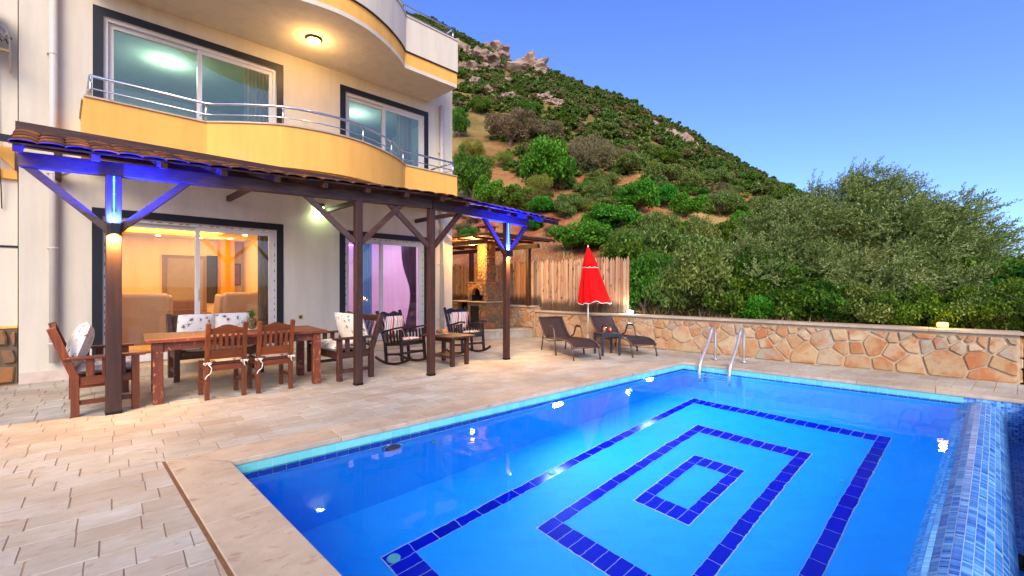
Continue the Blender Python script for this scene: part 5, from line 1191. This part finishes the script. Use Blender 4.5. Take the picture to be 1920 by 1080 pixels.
# red tin cap
CC = thing('chimney_cap', 'small red metal chimney cap above the kitchen roof', 'chimney cap', hl(8.9, .03, 2.9), R(45)); cp = plain('red_tin', (150, 62, 48), .5)
q = MB(); q.add([(-.26, -.26, .16), (.26, -.26, .16), (.26, .26, .16), (-.26, .26, .16), (-.1, -.1, .27), (.1, -.1, .27), (.1, .1, .27), (-.1, .1, .27)], [(3, 2, 1, 0), (0, 1, 5, 4), (1, 2, 6, 5), (2, 3, 7, 6), (3, 0, 4, 7), (4, 5, 6, 7)]); q.build('hood', cp, CC, bevel=.006)
for a in (-.16, .16):
    for c in (-.16, .16): q = MB(); q.box(a-.02, a+.02, c-.02, c+.02, -.01, .161); q.build('strut', cp, CC)
# kitchen roof on posts along the wall
KR = thing('kitchen_canopy', 'flat timber canopy with patterned slats over the stone oven', 'canopy', A0, R(45))
zr = 2.60
q = MB(); q.box(9.62, 9.72, -1.3, 2.6, zr-.15, zr-.04); q.build('wall_beam', MT['post_y'], KR, bevel=.005)
q = MB(); q.box(7.74, 7.82, -1.3, 2.6, zr-.15, zr-.04); q.build('house_beam', MT['post_y'], KR, bevel=.005)
for y, z0 in ((-.92, .866), (1.55, .866)): q = MB(); q.box(9.615, 9.725, y-.055, y+.055, z0, zr-.152); q.build('post', MT['post_z'], KR, bevel=.005)
for k in range(7): y = -1.45+k*.62; q = MB(); q.box(7.74, 9.95, y-.03, y+.03, zr+.01, zr+.051); q.build('joist', MT['post_x'], KR, bevel=.004)
MT['pale_slat'] = wood('pale_slat', (176, 118, 66), (214, 160, 96), 1, .6)
kk = random.Random(6)
for i in range(11):
    for j in range(11):
        y0 = -1.55+j*.385; x0 = 7.75+i*.2
        q = MB(); q.box(x0+.003, x0+.197, y0+.003, y0+.382, zr+.052, zr+.068); q.build('roof_board', MT['pale_slat'] if (i+j) % 2 else MT['post_y'], KR)
q = MB(); q.box(7.74, 9.98, -1.6, -1.545, zr+.02, zr+.09); q.build('fascia', MT['brown_x'], KR, bevel=.006); q = MB(); q.box(7.74, 9.99, -1.62, 2.7, zr+.07, zr+.095); q.build('roof_sheet', MT['rooftile'], KR)
# warm lamp under the canopy (its glow shows on boards, chimney and fence)
KL = thing('canopy_lamp', 'small warm lamp under the kitchen canopy', 'ceiling light', hl(8.25, .2, zr-.06)); q = MB(); q.lathe([(.05, .02), (.055, 0), (.045, -.03), (.01, -.04)], 16); q.build('shade', emit('canopy_lamp_glass', (255, 190, 90), 20), KL, True); hlamp('canopy_light', 'POINT', 0, 0, -.25, 60, (1, .56, .18), .06, parent=KL)
# lamps on the stone wall
def walllamp(lab, u, col, em, en_, lcol, cap=True):
    rr = (u-960)/850; k = (WALL0.y*rr-WALL0.x)/(WD.x-WD.y*rr); p = WALL0+WD*k+WN*.14+Vector((0, 0, ZT+.046)); t = thing('wall_top_light', lab, 'light', p, WANG)
    q = MB(); q.box(-.10, .10, -.045, .045, 0, .02); q.build('base', MT['lamp_body'], t, bevel=.003); q = MB(); q.box(-.065, .065, -.035, .035, .021, .085); q.build('lens', emit('wall_light_'+str(u), col, em), t, bevel=.012)
    q = MB(); q.box(-.07, .07, -.038, .042, .086, .096); q.build('lid', MT['lamp_body'], t, bevel=.003); hlamp('wall_light_beam', 'POINT', 0, -.1, .12, en_, lcol, .05, parent=t)
walllamp('glowing amber lamp on top of the stone wall by the big tree', 1768, (255, 176, 50), 7, 6, (1, .66, .2)); walllamp('bright white lamp on top of the stone wall at the fence end', 1176, (200, 255, 240), 9, 8, (.8, 1, .92))
b_ = thing('clay_brick', 'loose clay brick lying on the stone wall cap near the fence end', 'brick', gp(1192, 588, .75)+Vector((0.05, .1, 0)), WANG); q = MB(); q.box(-.12, .12, -.05, .05, 0, .06); q.build('body', MT['rooftile'], b_, bevel=.008); q = MB()
for x in (-.07, 0, .07): q.box(x-.02, x+.02, -.052, -.0505, .015, .045)
q.build('core_hole_shade', MT['soot_and_shade'], b_)  # dark patches painting the shade inside the brick's holes
# ================================================================ HILL AND PLANTS
TR_ = [-.6, -.24, -.118, 0, .047, .165, .282, .388, .435, .518, .61, .72, .87, 1.05, 2.2]; TT = [.66, .63, .555, .485, .478, .42, .372, .308, .272, .233, .195, .14, .07, -.03, -.1]
def terr(x, y):
    qd = (x-WALL0.x)*WN.x+(y-WALL0.y)*WN.y
    r_ = x/max(y, 3.); T = float(np.interp(r_, TR_, TT)); yy = max(y, 3.); qq = max(qd, 0)
    e = T*(1-math.exp(-qq/26))
    if qd > 165: e_c = T; z = H+e*yy-(qd-165)**1.25*.35
    else: z = H+e*yy
    w_ = math.exp(-qq/4.5); z = z*(1-w_)+.42*w_
    a = min(1, qq/70)
    z += a*(mn.fractal(Vector((x*.018, y*.018, 3.1)), .9, 2., 5)*5.5+mn.fractal(Vector((x*.09, y*.09, 1.)), .9, 2., 4)*1.4)+min(1, qq/6)*mn.fractal(Vector((x*.3, y*.3, 7.)), .9, 2., 3)*.28
    return z
ls = [-150+20*i/10*5 for i in range(0)]
ls = sorted(set([round(70*math.sinh(-1.6+3.4*i/150)/math.sinh(1.6)*1.35, 2) for i in range(151)])); qs = [.31+330*(i/150)**2.1 for i in range(151)]
P = [[(lambda p: (p.x, p.y, terr(p.x, p.y)))(WALL0+WD*l+WN*qv) for qv in qs] for l in ls]
q = MB(); q.grid(P); q.f = [tuple(reversed(f)) for f in q.f]; HILL = struct(q.build('hillside', MT['soil'], None, True), 'steep hillside of red soil and green scrub')
def hit(u, v):
    d = Vector(((u-960)/850, 1, -(v-537)/850)); t = 9.; 
    while t < 330:
        p = d*t; z = H+p.z
        qd = (p.x-WALL0.x)*WN.x+(p.y-WALL0.y)*WN.y
        if qd > .35 and z < terr(p.x, p.y): return Vector((p.x, p.y, terr(p.x, p.y)))
        t += .12+.004*t
    return None
def leafmesh(name, pos, dr, nm, L, W, mat):
    n = len(pos); s = np.cross(dr, nm); s /= np.linalg.norm(s, axis=1, keepdims=True)+1e-9
    V = np.empty((n, 4, 3)); L = np.asarray(L).reshape(-1, 1)*np.ones((n, 1)); W = np.asarray(W).reshape(-1, 1)*np.ones((n, 1))
    V[:, 0] = pos-dr*L/2; V[:, 1] = pos+s*W/2+dr*L*.05; V[:, 2] = pos+dr*L/2; V[:, 3] = pos-s*W/2+dr*L*.05
    me = bpy.data.meshes.new(name); me.vertices.add(4*n); me.vertices.foreach_set('co', V.reshape(-1)); me.loops.add(4*n); me.loops.foreach_set('vertex_index', np.arange(4*n)); me.polygons.add(n); me.polygons.foreach_set('loop_start', np.arange(0, 4*n, 4)); me.polygons.foreach_set('loop_total', np.full(n, 4))
    me.materials.append(mat); me.update(calc_edges=True); me.validate(); return me
def unit(a): return a/(np.linalg.norm(a, axis=1, keepdims=True)+1e-9)
def crown_pts(g, n, lobes, zc=.62, hz=.5, spread=.78, rl=(.15, .33)):
    C = unit(g.normal(size=(lobes, 3)))*(.35+.65*np.sqrt(g.random((lobes, 1))))*spread; C[:, 2] = zc+C[:, 2]*hz/spread*.8; rr = g.uniform(rl[0], rl[1], lobes); w = rr**2/np.sum(rr**2)
    k = g.choice(lobes, n, p=w); o = unit(g.normal(size=(n, 3))); o[:, 2] = np.where(o[:, 2] < -.35, -o[:, 2]*.6, o[:, 2]); o = unit(o)
    rad = rr[k][:, None]*(.45+.62*np.sqrt(g.random((n, 1)))); p = C[k]+o*rad*np.array([1, 1, .85]); p[:, 2] = np.maximum(p[:, 2], .02+.06*g.random(n)); return p, o, C, rr
def crown(name, seed, n, L, W, mat, **kw):
    g = np.random.default_rng(seed); p, o, C, rr = crown_pts(g, n, kw.pop('lobes', 18), **kw); d = unit(o*.8+g.normal(size=(n, 3))*.75+np.array([0, 0, .25])); nm = unit(g.normal(size=(n, 3))+o*.6+np.array([0, 0, .5]))
    return leafmesh(name, p, d, nm, L*g.uniform(.6, 1.3, n), W*g.uniform(.7, 1.3, n), mat), C
def trunk(C, g, r0=.05, n=6):
    q = MB(); idx = g.permutation(len(C))[:n]; base = Vector((0, 0, -.12)); fork = Vector((g.uniform(-.05, .05), g.uniform(-.05, .05), .22)); q.tube([base, (base+fork)/2+Vector((.02, .01, 0)), fork], [r0*1.3, r0, r0*.85], 7)
    for i in idx:
        e = Vector(C[i]); m_ = fork.lerp(e, .5)+Vector((g.uniform(-.06, .06), g.uniform(-.06, .06), .04)); q.tube([fork, m_, e], [r0*.6, r0*.4, r0*.15], 5)
    return q
PROTO = {}
KINDS = {'bright': ('leaf_bright', .082, .05, 9500, 'bright_shrub', 'dense bright green leafy shrub'), 'olive': ('leaf_olive', .09, .028, 10000, 'olive_shrub', 'grey-green olive shrub with fine leaves'),
         'dark': ('leaf_dark', .085, .04, 9000, 'evergreen_shrub', 'dark green evergreen shrub'), 'dry': ('leaf_dry', .11, .022, 6000, 'dry_shrub', 'brownish half dry twiggy shrub'), 'broom': ('leaf_yellow', .16, .014, 6500, 'broom_shrub', 'yellow-green broom shrub')}
for kd, (lm, L, W, n, nm_, lab) in KINDS.items():
    PROTO[kd] = []
    for v_ in range(3):
        sd_ = 100*len(PROTO)+v_; me, C = crown(nm_+'_crown', sd_, n, L, W, MT[lm], lobes=30+8*v_, hz=.5 if kd != 'broom' else .45); g = np.random.default_rng(sd_); tm = trunk(C, g)
        to = tm.build('trunk', MT['bark'], None, True); tme = to.data; bpy.data.objects.remove(to); PROTO[kd].append((me, tme))
pr_ = random.Random(77)
def plant(kd, p, rad, hgt, where):
    me, tme = pr_.choice(PROTO[kd]); nm_, lab = KINDS[kd][4:]
    t = thing(nm_, lab+' '+where, 'shrub', p, pr_.uniform(0, 6.28), lab.replace('shrub', 'shrubs')+' '+where); t.scale = (rad, rad*pr_.uniform(.88, 1.12), hgt/1.22)
    for m_, n_ in ((me, 'crown'), (tme, 'trunk')): o = bpy.data.objects.new(n_, m_); COL.objects.link(o); o.parent = t
    return t
ON = 'growing on the red hillside'
PX = [('dark', 861, 262, 44, 62), ('dry', 955, 276, 104, 78), ('dry', 1037, 262, 42, 40), ('bright', 1024, 366, 118, 112), ('broom', 1011, 376, 48, 58), ('broom', 886, 306, 50, 50), ('broom', 945, 318, 44, 40), ('dark', 885, 378, 90, 90), ('dark', 868, 345, 50, 70), ('dark', 962, 404, 76, 60), ('bright', 915, 392, 70, 62),
      ('dry', 1108, 332, 84, 84), ('dry', 1085, 300, 50, 46), ('olive', 1066, 412, 54, 52), ('olive', 1120, 386, 54, 48), ('olive', 1100, 372, 40, 36), ('bright', 1196, 402, 96, 66), ('bright', 1150, 452, 112, 72), ('bright', 1092, 474, 120, 66), ('olive', 1180, 330, 70, 50), ('olive', 1245, 350, 76, 52), ('dry', 1165, 312, 44, 40), ('olive', 1290, 366, 60, 50),
      ('olive', 1234, 460, 84, 74), ('olive', 1314, 492, 78, 92), ('bright', 1290, 408, 82, 50), ('bright', 1245, 392, 60, 46), ('olive', 1350, 408, 78, 56), ('olive', 1430, 424, 62, 60), ('bright', 1391, 438, 44, 46), ('olive', 1392, 486, 68, 40), ('olive', 1205, 500, 120, 70), ('olive', 1160, 486, 70, 40), ('dark', 1265, 476, 60, 40),
      ('dark', 1480, 392, 70, 46), ('olive', 1455, 374, 60, 40), ('dark', 1400, 352, 50, 30), ('olive', 1340, 352, 60, 36), ('dark', 1250, 312, 56, 34), ('olive', 1215, 296, 50, 30), ('dark', 1060, 240, 50, 30), ('dark', 900, 215, 50, 34), ('dark', 990, 225, 60, 36), ('olive', 1135, 262, 56, 34), ('olive', 1500, 440, 60, 50), ('olive', 1460, 470, 60, 40)]
OWN = {(1024, 366): 'largest rounded bright green shrub on the slope, below two brown dry shrubs', (955, 276): 'widest brown dry shrub, high on the slope under the rock outcrops', (1108, 332): 'tall brown dry shrub beside the largest bright green one', (1430, 424): 'round olive shrub standing alone above a patch of orange soil', (1092, 474): 'wide low bright green shrub behind the top of the red parasol', (1392, 486): 'low flat olive shrub sitting in the middle of the orange soil patch', (1314, 492): 'tall rounded olive shrub behind the pool ladder shrubs', (861, 262): 'dark evergreen shrub touching the corner of the house above the balcony'}
for kd, u, vb, w, h in PX:
    p = hit(u, vb)
    if p is None: continue
    sc = p.y/850; t_ = plant(kd, p-Vector((0, 0, .1)), w/2*sc*1.06, h*sc*1.02, ON)
    if (u, vb) in OWN: t_['label'] = OWN[(u, vb)]; del t_['group']
# small filler shrubs between them
for _ in range(260):
    u = pr_.uniform(860, 1500); v = pr_.uniform(270, 470); p = hit(u, v)
    if p is None or (p-WALL0).dot(WN) > 70: continue
    if mn.noise(Vector((p.x*.13, p.y*.13, 4.4))) < -.05: continue
    r_ = pr_.uniform(.4, 1.05); plant(pr_.choice(['olive', 'olive', 'dark', 'dry', 'bright', 'broom']), p-Vector((0, 0, .08)), r_, r_*pr_.uniform(1.0, 1.4), ON)
# hedge row just behind the stone wall
BW = 'leaning over the stone wall'
NEAR = {1205: 'against the end of the picket fence', 1232: 'behind the white wall lamp', 1262: 'behind the wall lounger foot', 1318: 'behind the pool ladder', 1375: 'just past the pool ladder', 1418: 'low over the wall cap, smallest of the row', 1768: 'x', 1790: 'beside the amber wall lamp', 1850: 'between the amber lamp and the wall end', 1905: 'at the very end of the stone wall', 1505: 'under the crown of the big olive tree', 1700: 'under the outer branches of the big olive tree'}
for kd, u, dq, rad, hgt in (('dark', 1205, .95, .85, 1.75), ('bright', 1232, 1.9, .9, 1.5), ('olive', 1262, 1.2, .85, 1.35), ('olive', 1318, 1.3, 1.15, 1.75), ('dark', 1375, 1.0, .75, 1.15), ('bright', 1418, .85, .55, .75), ('dark', 1440, 1.5, 1.0, 1.6), ('olive', 1340, 2.6, 1.3, 2.0), ('dark', 1505, 1.0, .8, 1.0), ('dark', 1560, .95, .75, .95), ('olive', 1630, .95, .7, .9), ('dark', 1700, .95, .65, .8), ('dark', 1790, .95, .6, .75), ('olive', 1850, .95, .6, .8), ('dark', 1905, .9, .65, .9), ('dark', 1890, 2.3, 1.2, 1.25), ('dark', 1840, 2.6, 1.1, 1.2), ('bright', 1960, 1.6, 1.0, 1.2), ('dark', 2060, 1.6, 1.0, 1.3), ('olive', 1270, 3.2, 1.3, 2.1), ('dark', 1195, 3.0, 1.2, 1.9)):
    rr = (u-960)/850; O = WALL0+WN*dq; k = (O.y*rr-O.x)/(WD.x-WD.y*rr); p = O+WD*k; p.z = terr(p.x, p.y)-.1
    t_ = plant(kd, p, rad, hgt+.1, BW); nr = NEAR.get(u)
    if nr: t_['label'] = KINDS[kd][5]+' '+nr; del t_['group']
# far scrub: one mass of bushes instanced over the mountain
def gn_scatter(name, pts, scl, meshes, mat=None):
    me = bpy.data.meshes.new(name); me.from_pydata(pts, [], []); a = me.attributes.new('sc', 'FLOAT', 'POINT'); a.data.foreach_set('value', scl)
    o = bpy.data.objects.new(name, me); COL.objects.link(o); ng = bpy.data.node_groups.new(name, 'GeometryNodeTree'); ng.interface.new_socket('Geometry', in_out='INPUT', socket_type='NodeSocketGeometry'); ng.interface.new_socket('Geometry', in_out='OUTPUT', socket_type='NodeSocketGeometry')
    i = ng.nodes.new('NodeGroupInput'); out = ng.nodes.new('NodeGroupOutput'); m2p = ng.nodes.new('GeometryNodeMeshToPoints'); ip = ng.nodes.new('GeometryNodeInstanceOnPoints'); g2i = ng.nodes.new('GeometryNodeGeometryToInstance')
    for m_ in meshes:
        ob = bpy.data.objects.new(m_.name, m_); oi = ng.nodes.new('GeometryNodeObjectInfo'); oi.inputs[0].default_value = ob; ng.links.new(oi.outputs['Geometry'], g2i.inputs[0])
    at = ng.nodes.new('GeometryNodeInputNamedAttribute'); at.data_type = 'FLOAT'; at.inputs[0].default_value = 'sc'; rv = ng.nodes.new('FunctionNodeRandomValue'); rv.data_type = 'FLOAT_VECTOR'; rv.inputs[0].default_value = (-.15, -.15, 0); rv.inputs[1].default_value = (.15, .15, 6.283)
    ip.inputs['Pick Instance'].default_value = True
    L = ng.links.new; L(i.outputs[0], m2p.inputs[0]); L(m2p.outputs[0], ip.inputs['Points']); L(g2i.outputs[0], ip.inputs['Instance']); L(rv.outputs[0], ip.inputs['Rotation']); L(at.outputs[0], ip.inputs['Scale']); L(ip.outputs[0], out.inputs[0])
    md = o.modifiers.new('scatter', 'NODES'); md.node_group = ng; return o
RK = [(900, 105, 70, 44), (930, 95, 60, 40), (880, 130, 50, 26), (868, 88, 50, 40), (985, 128, 66, 34), (1015, 134, 40, 24), (955, 178, 36, 26), (912, 168, 24, 20), (950, 152, 40, 20), (1003, 165, 34, 22), (1018, 178, 30, 18), (1040, 188, 28, 18), (990, 145, 30, 22), (890, 150, 24, 14), (905, 195, 18, 12), (1068, 188, 12, 12), (1075, 200, 12, 8), (1147, 230, 24, 16), (1222, 232, 20, 20), (1240, 244, 34, 26), (1262, 250, 36, 30), (1282, 258, 30, 30), (1296, 270, 22, 24), (1318, 286, 24, 14), (1090, 206, 10, 8), (1105, 206, 10, 8), (1350, 296, 20, 8)]
RKP = []
for u, v, w, h in RK:
    p = hit(u, v+h*.3)
    if p: RKP.append((p, w/2*p.y/850*.9))
far = []
for k in range(6):
    me, C = crown('far_bush_crown', 900+k, 800, .27, .18, MT['leaf_far' if k < 4 else ('leaf_olive' if k == 4 else 'leaf_dry')], lobes=8, hz=.55); far.append(me)
pts, scl = [], []
while len(pts) < 9500:
    qd = pr_.uniform(16, 178); l = pr_.uniform(-130, 150); p = WALL0+WD*l+WN*qd; r_ = p.x/max(p.y, 1)
    if p.y < 10 or r_ < -.5 or r_ > 1.0: continue
    if qd < 40 and pr_.random() > (qd-8)/34: continue
    if mn.noise(Vector((p.x*.06, p.y*.06, 9.))) < -.24: continue
    if any(abs(p.x-a.x) < b_ and abs(p.y-a.y) < b_ for a, b_ in RKP): continue
    pts.append((p.x, p.y, terr(p.x, p.y)-.25)); scl.append(pr_.uniform(.75, 1.7)*(1.0 if qd > 40 else .75))
sc_ = gn_scatter('mountain_scrub', pts, scl, far); tag(sc_, 'dense green scrub covering the mountain slope', 'scrub', kind='stuff')
# dry grass on the near slope
g = np.random.default_rng(5); gpos = []; gd = []
while len(gpos) < 26000:
    qd = .5+28*g.random()**1.4; l = g.uniform(-14, 7); p = WALL0+WD*l+WN*qd
    if p.y < 3: continue
    if mn.noise(Vector((p.x*.35, p.y*.35, 2.))) < -.02: continue
    z = terr(p.x, p.y)
    for _ in range(7): gpos.append((p.x+g.normal()*.12, p.y+g.normal()*.12, z+.1)); 
gpos = np.array(gpos); n = len(gpos); dd_ = unit(g.normal(size=(n, 3))*.38+np.array([.1, 0, 1.])); nn_ = unit(g.normal(size=(n, 3))*np.array([1, 1, .2]))
me = leafmesh('dry_grass', gpos, dd_, nn_, g.uniform(.22, .5, n), .014, MT['straw']); o = bpy.data.objects.new('dry_grass', me); COL.objects.link(o); tag(o, 'straw coloured dry grass on the red slope', 'grass', kind='stuff')
# limestone outcrops
rkp = []
for v_ in range(4):
    bm = bmesh.new(); bmesh.ops.create_icosphere(bm, subdivisions=4, radius=1)
    for vv in bm.verts:
        c = vv.co.copy(); nz = mn.fractal(c*1.3+Vector((v_*7, 0, 0)), .8, 2.1, 6)*.5+abs(mn.noise(c*3.+Vector((0, v_*5, 0))))*.35; vv.co = c*(1+nz)
    me = bpy.data.meshes.new('rock_outcrop'); bm.to_mesh(me); bm.free(); me.materials.append(MT['rock']); rkp.append(me)
for u, v, w, h in RK:
    p = hit(u, v+h*.3)
    if p is None: continue
    s_ = p.y/850; o = bpy.data.objects.new('rock_outcrop', pr_.choice(rkp)); COL.objects.link(o); o.location = p; o.location.z -= h*.2*s_; o.scale = (w/2*s_*1.1, w/2*s_*.9, h/2*s_*1.0); o.rotation_euler = (pr_.uniform(-.3, .3), pr_.uniform(-.3, .3), pr_.uniform(0, 6)); tag(o, 'pale limestone outcrop on the scrub covered mountain', 'rock', 'limestone outcrops on the mountain')
p = hit(1362, 342)
if p: q = MB(); s_ = p.y/850; q.box(-22*s_, 22*s_, -4*s_, 4*s_, -2*s_, 6*s_); q.add([(-24*s_, -5*s_, 6*s_), (24*s_, -5*s_, 6*s_), (24*s_, 5*s_, 6*s_), (-24*s_, 5*s_, 6*s_), (-24*s_, 0, 9*s_), (24*s_, 0, 9*s_)], [(0, 1, 5, 4), (3, 4, 5, 2), (0, 4, 3), (1, 2, 5)]); o = q.build('hillside_hut', MT['white']); o.location = p; o.rotation_euler = (0, R(8), 0); tag(o, 'far white building low on the mountain slope', 'building')

# ---------------------------------------------------------------- the big wind-blown olive tree behind the wall
def big_olive(loc):
    g = np.random.default_rng(42); t = thing('olive_tree', 'large spreading olive tree with wind-swept branches behind the stone wall', 'tree', loc)
    # crown lobes: (x along view right, y depth, z)
    L_ = [(-2.3, 0, 1.0, 1.0), (-1.4, -.3, 1.7, 1.1), (-.3, 0, 2.3, 1.2), (.8, 0, 2.6, 1.15), (1.9, 0, 2.0, 1.1), (2.6, .2, 1.2, 1.0), (-1.6, .5, 2.6, .8), (-.2, .4, 3.3, .8), (.7, .3, 3.6, .7), (1.5, .3, 3.1, .8), (2.6, .4, 2.5, .7), (0, -.7, 1.0, 1.1), (1.4, -.7, 1.0, 1.1), (-1.2, -.8, .7, .9), (3.2, .3, .7, .9), (-2.7, .4, .5, .8), (-.8, .5, 2.9, .7), (2.2, -.6, .5, .9), (.5, -.9, .4, .9), (3.1, .5, 1.9, .55)]
    C = np.array([l[:3] for l in L_], float); C[:, 0] *= .76; C[:, 2] *= .70; rr = np.array([l[3] for l in L_])*.80; lob = len(C)
    pos, dr, nm, LL_, WW_ = [], [], [], [], []
    clumps = []
    for k in range(lob):
        for _ in range(12):
            o = g.normal(size=3); o /= np.linalg.norm(o); o[2] = abs(o[2])*.9-.15; o[1] -= .25; clumps.append((C[k]+o*rr[k]*g.uniform(.7, 1.0), g.uniform(.2, .36), o))
    for cc, cr, oo in clumps:
        for _ in range(22):
            o = g.normal(size=3); o /= np.linalg.norm(o); b0 = cc+o*cr*g.uniform(.2, .8)
            d = o*.6+oo*.45+np.array([.45, .0, .38])+g.normal(size=3)*.2; d /= np.linalg.norm(d); ln = g.uniform(.14, .36); m_ = int(ln*95); bend = np.array([.25, 0, -.12])*g.uniform(.2, 1)
            for j in range(m_):
                s = (j+.5)/m_; p = b0+d*ln*s+bend*s*s*ln; a = g.normal(size=3); a -= d*a.dot(d); a /= np.linalg.norm(a)+1e-9; dl = d*.75+a*.75; dl /= np.linalg.norm(dl); pos.append(p+dl*.03); dr.append(dl); nm.append(g.normal(size=3)); LL_.append(g.uniform(.05, .085)*(1.1-.4*s)); WW_.append(g.uniform(.014, .022))
    n2 = 44000; k = g.choice(lob, n2, p=rr**2/np.sum(rr**2)); o = unit(g.normal(size=(n2, 3))); p = C[k]+o*rr[k][:, None]*np.cbrt(g.random((n2, 1)))*.72
    pos = np.vstack([np.array(pos), p]); dr = np.vstack([np.array(dr), unit(g.normal(size=(n2, 3))+o)]); nm = unit(np.vstack([np.array(nm), g.normal(size=(n2, 3))])); LL_ = np.concatenate([LL_, g.uniform(.07, .11, n2)]); WW_ = np.concatenate([WW_, g.uniform(.024, .04, n2)])
    pos[:, 2] = np.maximum(pos[:, 2], -.2)
    me = leafmesh('crown', pos, dr, nm, LL_, WW_, MT['leaf_olive_big']); o = bpy.data.objects.new('crown', me); COL.objects.link(o); o.parent = t
    q = MB(); f0 = Vector((0, 0, .35)); q.tube([(0, 0, -.6), (.05, 0, -.1), f0], [.24, .2, .17], 9)
    for c in C: e = Vector(c); m_ = f0.lerp(e, .5)+Vector((g.uniform(-.2, .2), g.uniform(-.2, .2), .1)); q.tube([f0, m_, e, e+Vector((.3, 0, .25))], [.1, .055, .025, .008], 6)
    q.build('trunk', MT['bark'], t, True); return t
MT['leaf_olive_big'] = leafmat('wind_olive_leaf', [(40, 64, 20), (82, 106, 42), (124, 142, 70), (174, 186, 122)], .35)
p = WALL0+WD*0; rr = (1560-960)/850; O = WALL0+WN*2.3; k = (O.y*rr-O.x)/(WD.x-WD.y*rr); p = O+WD*k; p.z = terr(p.x, p.y)
OT = big_olive(p); OT.rotation_euler = (0, 0, -math.atan2(p.x, p.y))
